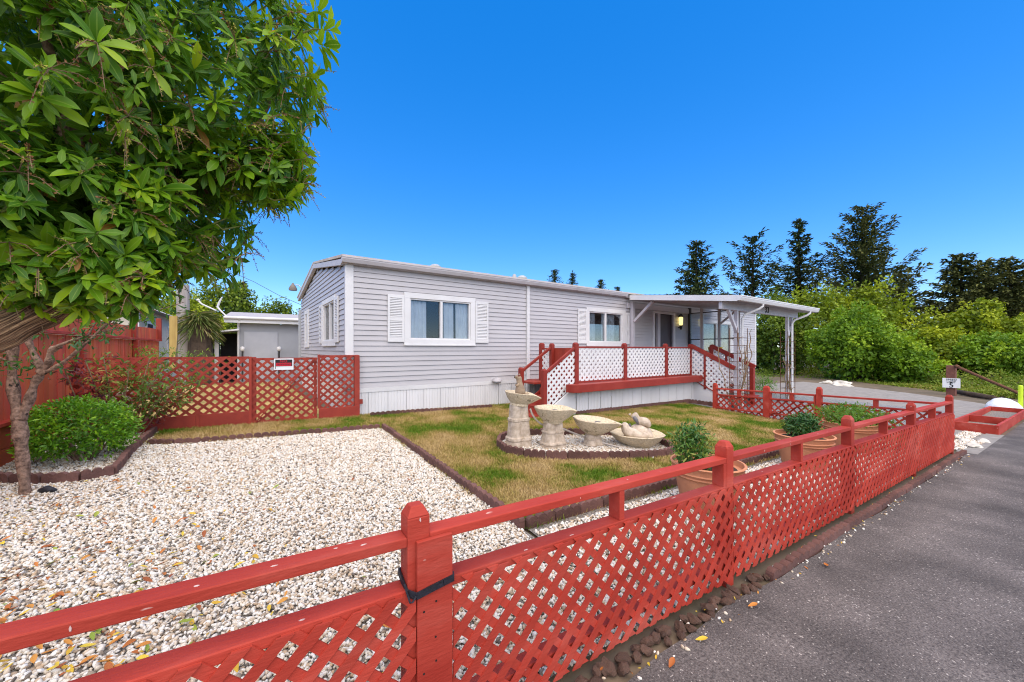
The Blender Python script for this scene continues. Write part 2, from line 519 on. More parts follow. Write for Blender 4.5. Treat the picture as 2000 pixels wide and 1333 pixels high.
def solo(mb, name, m, label, cat, loc, group=None, smooth=False, bevel=0.0):
    o = put(name, mesh_from(mb, name, Vector(loc), smooth), m, None, loc)
    if bevel:
        b = o.modifiers.new('bevel', 'BEVEL')
        b.width = bevel
        b.segments = 2
        b.limit_method = 'ANGLE'
    return tag(o, label, cat, group)


def clip_poly(poly, clip):
    """Sutherland-Hodgman, 2-D, clip polygon convex and counter-clockwise."""
    out = poly
    for i in range(len(clip)):
        a, b = clip[i], clip[(i + 1) % len(clip)]
        inp, out = out, []
        if not inp:
            return []
        side = lambda p: (b[0] - a[0]) * (p[1] - a[1]) - (b[1] - a[1]) * (p[0] - a[0])
        for j in range(len(inp)):
            p, q = inp[j], inp[(j + 1) % len(inp)]
            sp, sq = side(p), side(q)
            if sp >= 0:
                out.append(p)
            if sp * sq < 0:
                t = sp / (sp - sq)
                out.append((p[0] + (q[0] - p[0]) * t, p[1] + (q[1] - p[1]) * t))
    return out


def area2(poly):
    return 0.5 * abs(sum(poly[i][0] * poly[(i + 1) % len(poly)][1] - poly[(i + 1) % len(poly)][0] * poly[i][1] for i in range(len(poly))))


def lattice(root, m, clip, to3, nrm, period, width, thick=0.008, ang=45.0, name='slat', wob=0.0, order=1):
    """Two layers of crossed slats inside the convex outline CLIP (in the panel's own plane); every slat is a part."""
    xs = [p[0] for p in clip]
    zs = [p[1] for p in clip]
    x0, x1, z0, z1 = min(xs), max(xs), min(zs), max(zs)
    n = Vector(nrm).normalized()
    ta = math.tan(RAD(ang))
    for layer, s in ((1, order), (0, -order)):
        dx, dz = math.cos(RAD(ang)), s * math.sin(RAD(ang))
        px, pz = -dz, dx
        span = (z1 - z0) / ta
        c = x0 - span - period
        while c < x1 + span + period:
            cx = c + (rng.uniform(-wob, wob) if wob else 0)
            cz = z0
            L_ = (z1 - z0) * 2 + 2
            quad = [(cx + dx * a + px * b, cz + dz * a + pz * b) for a, b in ((-L_, -width / 2), (L_, -width / 2), (L_, width / 2), (-L_, width / 2))]
            pl = clip_poly(quad, clip)
            if len(pl) >= 3 and area2(pl) > width * width * 0.7:
                mb = MB()
                a = [Vector(to3(*p)) + n * (thick * layer) for p in pl]
                mb.prism(a, n * (thick * 0.96))
                part(mb, name, m, root)
            c += period


def bark_attr(o, nseg, around=5.0, along=.45):
    me = o.data
    at_ = me.attributes.new('barkuv', 'FLOAT_VECTOR', 'POINT')
    vals = []
    for i in range(len(me.vertices)):
        r, k = divmod(i, nseg)
        a = k * 2 * math.pi / nseg + r * .035
        vals += [math.cos(a) * around, math.sin(a) * around, r * along]
    at_.data.foreach_set('vector', vals)


def resample(path, step):
    P = [Vector((*p, 0)) for p in path]
    L = [0]
    for i in range(1, len(P)):
        L.append(L[-1] + (P[i] - P[i - 1]).length)
    n = max(1, round(L[-1] / step))
    out = []
    for k in range(n + 1):
        t = L[-1] * k / n
        i = 1
        while i < len(L) - 1 and L[i] < t:
            i += 1
        f = (t - L[i - 1]) / max(1e-9, L[i] - L[i - 1])
        out.append(P[i - 1].lerp(P[i], f))
    return out


def smooth_path(path, it=2, closed=False):
    p = [tuple(q) for q in path]
    for _ in range(it):
        o = []
        n = len(p)
        rng_ = range(n) if closed else range(n - 1)
        if not closed:
            o.append(p[0])
        for i in rng_:
            a, b = p[i], p[(i + 1) % n]
            o.append(tuple(x * 0.75 + y * 0.25 for x, y in zip(a, b)))
            o.append(tuple(x * 0.25 + y * 0.75 for x, y in zip(a, b)))
        if not closed:
            o.append(p[-1])
        p = o
    return p


# ------------------------------------------------------------------ setting: ground sheets
def sheet(name, poly, m, lift, kind='structure', bumps=0.0, extra=None):
    mb = MB()
    mb.add([(x, y, gz(x, y) + lift) for x, y in poly], [tuple(range(len(poly)))])
    me = bpy.data.meshes.new(name)
    me.from_pydata(mb.v, [], mb.f)
    bm = bmesh.new()
    bm.from_mesh(me)
    bmesh.ops.triangulate(bm, faces=bm.faces)
    for f in bm.faces:
        if f.normal.z < 0:
            f.normal_flip()
    bm.to_mesh(me)
    bm.free()
    o = put(name, me, m)
    o['kind'] = kind
    return o


def scatter(name, base_mesh, m_inst, sources, density, smin, smax, tilt, seed, label=None, kind='stuff', lift=0.0, flat=1.0):
    """Countless small pieces spread over a sheet with geometry nodes: one object of kind stuff."""
    o = bpy.data.objects.new(name, base_mesh)
    COL.objects.link(o)
    o['kind'] = kind
    if label:
        o['label'] = label
    ng = bpy.data.node_groups.new(name + '_nodes', 'GeometryNodeTree')
    ng.interface.new_socket('Geometry', in_out='INPUT', socket_type='NodeSocketGeometry')
    ng.interface.new_socket('Geometry', in_out='OUTPUT', socket_type='NodeSocketGeometry')
    N, L = ng.nodes, ng.links
    gi, go = N.new('NodeGroupInput'), N.new('NodeGroupOutput')
    dp = N.new('GeometryNodeDistributePointsOnFaces')
    dp.inputs['Density'].default_value = density
    dp.inputs['Seed'].default_value = seed
    ci = N.new('GeometryNodeCollectionInfo')
    ci.inputs['Collection'].default_value = sources
    ci.inputs['Separate Children'].default_value = True
    ci.inputs['Reset Children'].default_value = True
    ip = N.new('GeometryNodeInstanceOnPoints')
    ip.inputs['Pick Instance'].default_value = True
    rr = N.new('FunctionNodeRandomValue')
    rr.data_type = 'FLOAT_VECTOR'
    rr.inputs[0].default_value = (-tilt, -tilt, 0)
    rr.inputs[1].default_value = (tilt, tilt, 6.283)
    rr.inputs['Seed'].default_value = seed + 1
    rs = N.new('FunctionNodeRandomValue')
    rs.data_type = 'FLOAT'
    rs.inputs[2].default_value = smin
    rs.inputs[3].default_value = smax
    rs.inputs['Seed'].default_value = seed + 2
    ri = N.new('FunctionNodeRandomValue')
    ri.data_type = 'INT'
    ri.inputs[4].default_value = 0
    ri.inputs[5].default_value = len(sources.objects) - 1
    ri.inputs['Seed'].default_value = seed + 3
    L.new(gi.outputs[0], dp.inputs['Mesh'])
    L.new(dp.outputs['Points'], ip.inputs['Points'])
    L.new(ci.outputs[0], ip.inputs['Instance'])
    L.new(ri.outputs[2], ip.inputs['Instance Index'])
    L.new(rr.outputs[0], ip.inputs['Rotation'])
    L.new(rs.outputs[1], ip.inputs['Scale'])
    L.new(ip.outputs['Instances'], go.inputs[0])
    md = o.modifiers.new('scatter', 'NODES')
    md.node_group = ng
    return o
# ------------------------------------------------------------------ ground, road, drive, lawn, gravel
M_EARTH = mat('rough_ground', (0.17, 0.125, 0.085), (0.09, 0.075, 0.045), scale=1.2, rough=0.95, bump=0.6, bscale=12, coord='World')
xs = [-400, -120, -40, -12, -6, 0, 6, 12, 18, 24, 30, 60, 160, 500]
ys = [-300, -80, -20, 0, 1.45, 3, 5, 7, 9, 14, 24, 50, 120, 500]
mb = MB()
for y in ys:
    for x in xs:
        mb.v.append((x, y, gz(x, y) - 0.02))
nx = len(xs)
for j in range(len(ys) - 1):
    for i in range(nx - 1):
        mb.f.append((j * nx + i, j * nx + i + 1, (j + 1) * nx + i + 1, (j + 1) * nx + i))
g = put('ground', mesh_from(mb, 'ground'), M_EARTH)
g['kind'] = 'structure'

M_ASPHALT = mat('asphalt', (0.200, 0.175, 0.165), (0.040, 0.034, 0.034), scale=85, rough=0.9, bump=1.0, bscale=120, lo=0.30, hi=0.72,
                spots=(62, 0.655, (0.42, 0.38, 0.35)), coord='World', bdist=0.008, detail=8.0)
# large soft patches of wear on the asphalt
nt = M_ASPHALT.node_tree
b_ = nt.nodes['Principled BSDF']
src = b_.inputs['Base Color'].links[0].from_socket
ge = nt.nodes.new('ShaderNodeNewGeometry')
no = nt.nodes.new('ShaderNodeTexNoise')
no.inputs['Scale'].default_value = 1.7
no.inputs['Detail'].default_value = 6
nt.links.new(ge.outputs['Position'], no.inputs['Vector'])
mr = nt.nodes.new('ShaderNodeMapRange')
mr.inputs['From Min'].default_value = 0.3
mr.inputs['From Max'].default_value = 0.7
mr.inputs['To Min'].default_value = 0.58
mr.inputs['To Max'].default_value = 1.32
nt.links.new(no.outputs['Fac'], mr.inputs['Value'])
hs = nt.nodes.new('ShaderNodeHueSaturation')
nt.links.new(mr.outputs['Result'], hs.inputs['Value'])
nt.links.new(src, hs.inputs['Color'])
nt.links.new(hs.outputs['Color'], b_.inputs['Base Color'])
road_edge = [(x, 1.315 + 0.022 * math.sin(x * 3.1) + 0.014 * math.sin(x * 7.7)) for x in np.arange(-8, 13.5, 0.35)]
sheet('road', [(-40, 0.9)] + road_edge + [(13.5, 1.2), (30, 1.2), (30, -7), (-40, -7)], M_ASPHALT, 0.0)
M_DRIVE = mat('pale_drive', (0.30, 0.275, 0.255), (0.20, 0.185, 0.17), scale=5, rough=0.9, bump=0.8, bscale=60, coord='World', lo=0.3, hi=0.7)
sheet('driveway', [(10.6, 1.45), (13.6, 1.45), (13.6, 2.05), (22.3, 2.2), (24.2, 4.7), (25.0, 7.4), (24.8, 9.0), (10.6, 9.0)], M_DRIVE, -0.012)
sheet('path', [(10.35, 1.20), (13.6, 1.20), (13.6, 1.45), (10.35, 1.45)], M_DRIVE, 0.004)
M_CRUSH = mat('crushed_blue_stone', (0.36, 0.37, 0.38), (0.12, 0.125, 0.13), scale=26, rough=0.9, bump=1.0, bscale=60, coord='World', lo=0.35, hi=0.65, bdist=0.03)
sheet('gravel_drive', [(10.5, 2.2), (17.8, 2.5), (17.2, 4.6), (16.4, 8.0), (10.5, 8.0)], M_CRUSH, 0.0)

M_LAWNBASE = mat('lawn_thatch', (0.27, 0.20, 0.09), (0.045, 0.075, 0.012), scale=1.25, rough=0.95, bump=0.8, bscale=70, coord='World', lo=0.36, hi=0.6, detail=4)
side_path = [(1.73, 6.94), (1.91, 2.8)]
back_path = [(-1.40, 7.24), (-1.11, 7.12), (-0.64, 7.06), (-0.14, 7.06), (0.26, 7.04), (0.85, 7.0), (1.69, 6.97)]
front_path = [(1.95, 2.8), (10.15, 2.83)]
ring_path = [(3.05, 5.2), (2.90, 4.81), (3.08, 4.44), (3.42, 4.19), (3.86, 3.98), (4.43, 3.74), (5.0, 3.55), (5.32, 3.58), (5.61, 3.98), (5.63, 4.46), (5.14, 4.91), (4.43, 5.22), (3.92, 5.44), (3.38, 5.5)]
shrub_path = [(-2.45, 6.22), (-2.23, 6.07), (-2.03, 5.94), (-1.84, 5.87), (-1.46, 5.80), (-1.41, 5.95), (-1.45, 6.3), (-1.49, 7.0), (-1.46, 8.0)]
lawn_poly = [(1.91, 2.8), (10.15, 2.83), (10.2, 8.6), (1.4, 8.25), (-1.45, 8.1)] + back_path + [(1.73, 6.94)]
ring = smooth_path(ring_path, 2, True)


def in_poly(x, y, P):
    c = False
    j = len(P) - 1
    for i in range(len(P)):
        if (P[i][1] > y) != (P[j][1] > y) and x < (P[j][0] - P[i][0]) * (y - P[i][1]) / (P[j][1] - P[i][1]) + P[i][0]:
            c = not c
        j = i
    return c


def grid_region(name, test, x0, x1, y0, y1, step, lift):
    mb = MB()
    idx = {}

    def vid(i, j):
        if (i, j) not in idx:
            idx[(i, j)] = len(mb.v)
            x, y = x0 + i * step, y0 + j * step
            mb.v.append((x, y, gz(x, y) + lift))
        return idx[(i, j)]
    for j in range(int((y1 - y0) / step)):
        for i in range(int((x1 - x0) / step)):
            if test(x0 + (i + .5) * step, y0 + (j + .5) * step):
                mb.f.append((vid(i, j), vid(i + 1, j), vid(i + 1, j + 1), vid(i, j + 1)))
    me = bpy.data.meshes.new(name)
    me.from_pydata(mb.v, [], mb.f)
    return me


M_STRAW = mat('dry_yard', (0.50, 0.35, 0.13), (0.22, 0.20, 0.05), scale=2.2, rough=0.95, bump=0.8, bscale=40, coord='World', lo=0.35, hi=0.6)
sheet('side_yard', [(-2.45, 8.2), (1.2, 8.3), (1.0, 9.0), (-2.45, 9.0)], M_STRAW, 0.004)
sheet('back_yard', [(-2.45, 9.0), (1.0, 9.0), (.7, 17.85), (-2.45, 17.85)], M_STRAW, 0.004)
sheet('lawn', lawn_poly, M_LAWNBASE, 0.0)
M_GRAVBASE = mat('gravel_bed', (0.34, 0.31, 0.28), (0.10, 0.085, 0.07), scale=50, rough=0.9, bump=1.0, bscale=70, coord='World', bdist=0.02)
gravel_poly = [(-2.52, 1.5), (1.97, 1.5), (1.91, 2.8), (1.73, 6.94), (1.69, 6.97)] + back_path[::-1][1:] + [(-1.46, 8.05), (-2.52, 8.05)]
sheet('gravel_ground', gravel_poly, M_GRAVBASE, 0.004)
sheet('strip_ground', [(1.97, 1.5), (10.15, 1.5), (10.15, 2.83), (1.95, 2.8)], M_GRAVBASE, 0.004)
sheet('fountain_bed', ring, M_GRAVBASE, 0.012)

# pebbles: irregular rounded stones, a few shapes reused thousands of times
pc = bpy.data.collections.new('pebble_sources')
for k in range(6):
    bm = bmesh.new()
    bmesh.ops.create_icosphere(bm, subdivisions=2 if k < 3 else 1, radius=1.0)
    sc_ = Vector((1.0 + rng.uniform(-.1, .35), 0.75 + rng.uniform(-.12, .15), 0.58 + rng.uniform(-.12, .12)))
    ph = Vector((rng.random() * 9, rng.random() * 9, rng.random() * 9))
    for v in bm.verts:
        d = v.co.normalized()
        r = 1 + 0.18 * math.sin(d.x * 2.3 + ph.x) * math.cos(d.y * 2.7 + ph.y) + 0.12 * math.sin(d.z * 3.3 + ph.z + d.x * 2)
        v.co = Vector((d.x * sc_.x, d.y * sc_.y, d.z * sc_.z)) * r
    me = bpy.data.meshes.new('pebble')
    bm.to_mesh(me)
    bm.free()
    me.polygons.foreach_set('use_smooth', [True] * len(me.polygons))
    me.materials.append(M_PEBBLE)
    pc.objects.link(bpy.data.objects.new('pebble', me))
gravel_main = grid_region('white_gravel', lambda x, y: in_poly(x, y, gravel_poly), -2.52, 2.0, 1.5, 8.1, 0.10, 0.010)
scatter('white_gravel', gravel_main, M_PEBBLE, pc, 3300, 0.0085, 0.0165, 0.7, 3, 'white and cream pebbles covering the side yard')
gm2 = grid_region('white_gravel', lambda x, y: in_poly(x, y, gravel_poly), -2.52, 2.0, 1.5, 8.1, 0.10, 0.018)
scatter('white_gravel', gm2, M_PEBBLE, pc, 900, 0.009, 0.0185, 1.2, 13, 'loose pale pebbles lying on top of the gravel')
strip = grid_region('strip_gravel', lambda x, y: True, 1.97, 10.1, 1.5, 2.80, 0.10, 0.014)
scatter('strip_gravel', strip, M_PEBBLE, pc, 2300, 0.011, 0.021, 1.0, 23, 'white pebbles in the strip behind the front fence')
bed = grid_region('bed_gravel', lambda x, y: in_poly(x, y, ring), 2.6, 5.8, 3.4, 5.7, 0.05, 0.020)
scatter('bed_gravel', bed, M_PEBBLE, pc, 1900, 0.012, 0.026, 1.0, 33, 'white pebbles filling the fountain bed')

# lawn blades
gc = bpy.data.collections.new('tuft_sources')
for k in range(5):
    mb = MB()
    for i in range(13):
        a, r = rng.random() * 6.283, rng.random() ** 0.5 * 0.035
        x, y = r * math.cos(a), r * math.sin(a)
        h = rng.uniform(0.018, 0.042)
        b = rng.random() * 6.283
        w = rng.uniform(0.0016, 0.0030)
        lean = rng.uniform(0.2, 1.0) * h
        lx, ly = lean * math.cos(b), lean * math.sin(b)
        px, py = -math.sin(b) * w, math.cos(b) * w
        mb.add([(x - px, y - py, 0), (x + px, y + py, 0), (x + lx * .4 + px * .8, y + ly * .4 + py * .8, h * .65), (x + lx * .4 - px * .8, y + ly * .4 - py * .8, h * .65),
                (x + lx, y + ly, h)], [(0, 1, 2, 3), (3, 2, 4)])
    me = bpy.data.meshes.new('tuft')
    me.from_pydata(mb.v, [], mb.f)
    me.materials.append(M_GRASS)
    gc.objects.link(bpy.data.objects.new('tuft', me))
lawn_me = grid_region('grass', lambda x, y: in_poly(x, y, lawn_poly) and not in_poly(x, y, ring) and not (x > 5.4 and y > 6.95), -1.5, 10.2, 2.7, 8.3, 0.09, 0.001)
scatter('grass', lawn_me, M_GRASS, gc, 1200, 0.8, 1.75, 0.25, 43, 'patchy mown lawn of dry tan and green grass')


# ------------------------------------------------------------------ scalloped concrete edging
def edging_mesh(n=3, pitch=0.10, h=0.115, th=0.055, name='edging_block'):
    out = []
    out.append((-n * pitch / 2, -0.05))
    out.append((n * pitch / 2, -0.05))
    top = []
    for i in range(n):
        c = -n * pitch / 2 + (i + .5) * pitch
        for k in range(7):
            a = math.pi * k / 6
            top.append((c - pitch * 0.485 * math.cos(a), h - 0.035 + 0.035 * math.sin(a)))
    out += top[::-1]
    bm = bmesh.new()
    a = [bm.verts.new((x, -th / 2, z)) for x, z in out]
    b = [bm.verts.new((x, th / 2, z)) for x, z in out]
    bm.faces.new(a)
    bm.faces.new(b[::-1])
    m_ = len(out)
    for i in range(m_):
        bm.faces.new((a[i], a[(i + 1) % m_], b[(i + 1) % m_], b[i]))
    bmesh.ops.recalc_face_normals(bm, faces=bm.faces)
    # bulge the faces of each scallop a little
    me = bpy.data.meshes.new(name)
    bm.to_mesh(me)
    bm.free()
    me.materials.append(M_EDGE)
    return me


EDGE3 = edging_mesh()


def edging(path, label, closed=False, step=0.31, sink=0.0, group='scalloped concrete edging runs', mesh=None, scale=1.0):
    P = resample(path + ([path[0]] if closed else []), step)
    root = thing('scalloped_edging', label, 'garden edging', (P[0].x, P[0].y, gz(P[0].x, P[0].y)), None, group)
    for i in range(len(P) - 1):
        a, b = P[i], P[i + 1]
        c = (a + b) / 2
        L_ = (b - a).length
        za, zb = gz(a.x, a.y), gz(b.x, b.y)
        o = put('edging_block', mesh or EDGE3, None, root)
        o.location = Vector((c.x, c.y, (za + zb) / 2 - sink + rng.uniform(-.006, .006))) - root.location
        o.rotation_euler = (rng.uniform(-.05, .05), -math.atan2(zb - za, L_) + rng.uniform(-.02, .02), math.atan2(b.y - a.y, b.x - a.x) + rng.uniform(-.03, .03))
        o.scale = (L_ / 0.306, 1, scale)
    return root


edging(smooth_path(shrub_path, 1), 'curved scalloped edging round the small trunk and green shrub bed')
edging(back_path, 'scalloped edging between grass strip and gravel by the lattice gate', sink=0.03)
edging(side_path, 'straight scalloped edging dividing lawn from the wide gravel yard', sink=0.01)
edging(front_path, 'long scalloped edging along lawn behind the terracotta pots', sink=0.01)
edging(ring, 'closed ring of scalloped edging round the fountain', closed=True, sink=-0.02)
edging([(1.75, 8.03), (3.25, 8.02), (4.55, 7.98)], 'scalloped edging at foot of the house skirting', sink=0.02)
edging([(5.9, 6.52), (7.6, 6.58), (9.3, 6.66), (10.65, 6.72), (10.72, 6.3), (10.74, 5.9)], 'scalloped edging at foot of the white deck skirting', sink=0.0)
edging([(3.1, 1.335), (4.6, 1.34), (6.4, 1.34), (8.2, 1.34), (10.3, 1.34)], 'low worn edging at foot of fence beside the road', sink=0.05)

# reddish rocks at the foot of the front fence
rk = thing('rock_border', 'row of reddish rocks between front fence and asphalt', 'rock border', (0.4, 1.36, gz(.4, 1.36)))
rock_me = []
for k in range(4):
    bm = bmesh.new()
    bmesh.ops.create_icosphere(bm, subdivisions=2, radius=1.0)
    ph = rng.random() * 10
    for v in bm.verts:
        d = v.co.normalized()
        v.co = Vector((d.x * 1.15, d.y * .85, d.z * .7)) * (1 + 0.45 * noise.noise(d * 1.5 + Vector((ph, ph, 0))) + .18 * noise.noise(d * 4 + Vector((0, ph, ph))))
    me = bpy.data.meshes.new('rock')
    bm.to_mesh(me)
    bm.free()
    me.materials.append(M_ROCK)
    rock_me.append(me)
x = 0.35
while x < 3.1:
    s = rng.uniform(0.024, 0.044)
    o = put('rock', rock_me[rng.randrange(4)], None, rk)
    y = 1.375 + rng.uniform(-.045, .04)
    o.location = Vector((x, y, gz(x, y) + s * 0.18)) - rk.location
    o.scale = (s, s, s)
    o.rotation_euler = (rng.uniform(-.4, .4), rng.uniform(-.4, .4), rng.random() * 6.28)
    x += s * rng.uniform(1.0, 2.0)

grit = grid_region('grit', lambda x, y: True, .1, 10.2, 1.24, 1.45, 0.035, 0.004)
scatter('grit', grit, M_PEBBLE, pc, 120, 0.006, 0.015, 1.0, 53, 'loose pebbles and grit along the foot of the front fence')
grit2 = grid_region('path_grit', lambda x, y: (abs(x - 11.3) < .8 and abs(y - 1.55 + (x - 11) * .1) < .16) or (abs(x - 12.7) < .7 and abs(y - 1.62) < .14), 10.5, 13.5, 1.3, 1.9, 0.05, 0.01)
scatter('path_grit', grit2, M_PEBBLE, pc, 1300, 0.010, 0.022, 1.0, 63, 'white pebbles spilled on the path beyond the fence corner')
# ------------------------------------------------------------------ front fence along the road
FY = 1.45
zf = lambda x: -0.020 * (x - 0.54)


def capped_post(x0, x1, y0, y1, z0, z1, cap=0.035, chamfer=0.014):
    mb = MB()
    cx, cy = (x0 + x1) / 2, (y0 + y1) / 2
    mb.box(x0, x1, y0, y1, z0, z1)
    c = chamfer
    t = 0.55
    hx, hy = (x1 - x0) / 2 * t, (y1 - y0) / 2 * t
    mb.hexa([(x0 - .0, y0, z1 + .0005), (x1, y0, z1 + .0005), (x1, y1, z1 + .0005), (x0, y1, z1 + .0005), (cx - hx, cy - hy, z1 + cap), (cx + hx, cy - hy, z1 + cap), (cx + hx, cy + hy, z1 + cap), (cx - hx, cy + hy, z1 + cap)])
    return mb


ff = thing('front_fence', 'long red lattice fence with open top rail running along the road', 'fence', (0.5, 1.5, gz(0.5, 1.5)))
posts_x = [-1.95, 0.50, 2.79, 5.24, 7.70, 10.155]
for i, x in enumerate(posts_x):
    part(capped_post(x - .045, x + .045, FY + .002, FY + .092, zf(x) - .3, zf(x) + 0.975, 0.04), 'post', M_RED, ff, bevel=0.004)
slope = -0.020
for i in range(len(posts_x) - 1):
    xa, xb = posts_x[i] + .0455, posts_x[i + 1] - .0455
    for nm, zt, th, ya, yb in (('top_rail', 0.905, 0.038, FY + .004, FY + .090), ('middle_rail', 0.705, 0.040, FY, FY + .088), ('bottom_rail', 0.165, 0.040, FY + .006, FY + .092)):
        mb = MB().hexa([(xa, ya, zf(xa) + zt - th), (xb, ya, zf(xb) + zt - th), (xb, yb, zf(xb) + zt - th), (xa, yb, zf(xa) + zt - th),
                        (xa, ya, zf(xa) + zt), (xb, ya, zf(xb) + zt), (xb, yb, zf(xb) + zt), (xa, yb, zf(xa) + zt)])
        part(mb, nm, M_RED, ff, bevel=0.004)
    xm = (xa + xb) / 2 - (0.02 if i else 0)
    if i == 1:
        xm = 1.665
    part(MB().box(xm - .02, xm + .02, FY + .006, FY + .088, zf(xm) + .705, zf(xm) + .867), 'baluster', M_RED, ff, bevel=0.003)
    if i == 1:
        x_ = posts_x[2] - .0465
        part(MB().box(x_ - .038, x_, FY + .003, FY + .088, zf(x_) + .705, zf(x_) + .867), 'rail_block', M_RED, ff, bevel=0.003)
    lo, hi = 0.045, 0.695
    xa, xb = posts_x[i] + (0.0 if i else 0), posts_x[i + 1]
    if i == 0:
        xa, xb = -0.55, 0.486
    if i == 1:
        xa = 0.634
    clip = [(xa + .004, zf(xa) + lo), (xb - .004, zf(xb) + lo), (xb - .004, zf(xb) + hi), (xa + .004, zf(xa) + hi)]
    lattice(ff, M_RED, clip, lambda a, b: (a, FY - .001, b), (0, -1, 0), 0.121, 0.037, 0.0085, 45, wob=0.004)
mb = MB().box(0.486, 0.633, FY - .021, FY - .001, zf(.55) - .1, zf(.55) + .890)
part(mb, 'cover_board', M_RED, ff, bevel=0.003)
for bx, bz in ((.512, .615), (.562, .640), (.512, .375), (.562, .405), (.56, .50)):
    mb = MB().tube([(bx, FY - .0225, bz), (bx, FY - .0209, bz)], 0.0042, 8)
    part(mb, 'nail_hole', M_SIGNK, ff)

# black strap tied round the post and the cover board
P = [(.449, FY + .098, .735), (.449, FY + .02, .712), (.452, FY - .004, .700), (.480, FY - .028, .690), (.53, FY - .0265, .697), (.59, FY - .0265, .706), (.634, FY - .0265, .712), (.639, FY - .01, .714), (.60, FY + .06, .72), (.552, FY + .100, .73), (.449, FY + .098, .735)]
mb = MB()
for i in range(len(P) - 1):
    a, b = Vector(P[i]), Vector(P[i + 1])
    mb.bar(a - (b - a) * .02, b + (b - a) * .02, 0.006, 0.026)
mb.tube([(.478, FY - .030, .693), (.462, FY - .035, .677), (.455, FY - .03, .675), (.447, FY - .012, .71), (.443, FY + .0, .735)], 0.004, 6)
solo(mb, 'strap', M_BLACK, 'black rubber strap tied round the nearest capped fence post', 'strap', (.5, FY, .70), smooth=True)

# ------------------------------------------------------------------ side fence with its gate, from the corner post back to the deck
XS = 10.20
zs = lambda y: -.035 + (5.7 - y) * .02
zlow = lambda y: gz(XS, y) + .04
sf = thing('side_fence', 'low red lattice fence closing the lawn from the gravel drive', 'fence', (XS, 3.5, zs(3.5)))
sp = [5.71, 4.45, 3.40]
for y in sp:
    h = 0.66 - 0.0 * y
    w = .05 if y != 4.45 else .065
    part(capped_post(XS - .045, XS + .045, y - w, y + w, zs(y) - .3, zs(y) + (.70 if y != 3.40 else .74), 0.05), 'post', M_RED, sf, bevel=0.005)


def side_bay(root, ya, yb, rails, mid=True, brace=False, inset=0.0):
    y0, y1 = min(ya, yb), max(ya, yb)
    for nm, zt, th in rails:
        mb = MB().hexa([(XS - .04, y0, zs(y0) + zt - th), (XS + .04, y0, zs(y0) + zt - th), (XS + .04, y1, zs(y1) + zt - th), (XS - .04, y1, zs(y1) + zt - th),
                        (XS - .04, y0, zs(y0) + zt), (XS + .04, y0, zs(y0) + zt), (XS + .04, y1, zs(y1) + zt), (XS - .04, y1, zs(y1) + zt)])
        part(mb, nm, M_RED, root, bevel=0.004)
    if mid:
        ym = (y0 + y1) / 2
        part(MB().box(XS - .035, XS + .035, ym - .035, ym + .035, zs(ym) + .46, zs(ym) + .585), 'baluster', M_RED, root)
    clip = [(y0, zlow(y0)), (y1, zlow(y1)), (y1, zs(y1) + .43), (y0, zs(y0) + .43)]
    lattice(root, M_RED, clip, lambda a, b: (XS - .002, a, b), (-1, 0, 0), 0.155, 0.036, 0.009, 45)
    if brace:
        part(MB().bar((XS - .032, y1 - .04, zs(y1) + .10), (XS - .032, y0 + .04, zs(y0) + .42), .02, .075, up=(1, 0, 0)), 'brace', M_RED, root)


RS = [('top_rail', .62, .036), ('middle_rail', .46, .036), ('bottom_rail', .11, .036)]
side_bay(sf, sp[0] - .05, sp[1] + .066, RS)
side_bay(sf, sp[2] - .05, 1.60, RS, mid=True)
gt = thing('garden_gate', 'small red lattice gate with diagonal brace in the low side fence', 'gate', (XS, 3.9, zs(3.9)))
side_bay(gt, sp[1] - .075, sp[2] + .06, RS, mid=True, brace=True)
for y in (sp[1] - .09, sp[2] + .075):
    part(MB().box(XS - .036, XS + .034, y - .018, y + .018, zs(y) + .03, zs(y) + .60), 'stile', M_RED, gt)

# ------------------------------------------------------------------ tall lattice fence and gate beside the house
BY = 8.10
BZ = 0.29
bf = thing('lattice_fence', 'tall red lattice fence with solid base boards beside the house', 'fence', (-0.3, BY, BZ))
BXL, BXG0, BXG1, BXR = -2.40, -0.235, 0.80, 1.565


def back_panel(root, x0, x1, ztop, boards, frame=True, lat_lo=.55, brace=False):
    for a, b in boards:
        part(MB().box(a, b, BY - .03, BY + .0, BZ - .06 - .01 * (a < -1), lat_lo), 'base_board', M_RED_DARK, root, bevel=0.003)
    clip = [(x0, lat_lo - .01 if boards else BZ + .03), (x1, lat_lo - .01 if boards else BZ + .03), (x1, ztop), (x0, ztop)]
    lattice(root, M_RED_DARK, clip, lambda a, b: (a, BY + .001 + .018 * (not boards), b), (0, -1, 0), 0.152, 0.040, 0.009, 42, wob=0.003)
    mb = MB().box(x0 + .001, x1 - .001, BY + .021, BY + .06, ztop - .04, ztop - .002)
    part(mb, 'rear_rail', M_RED_DARK, root)


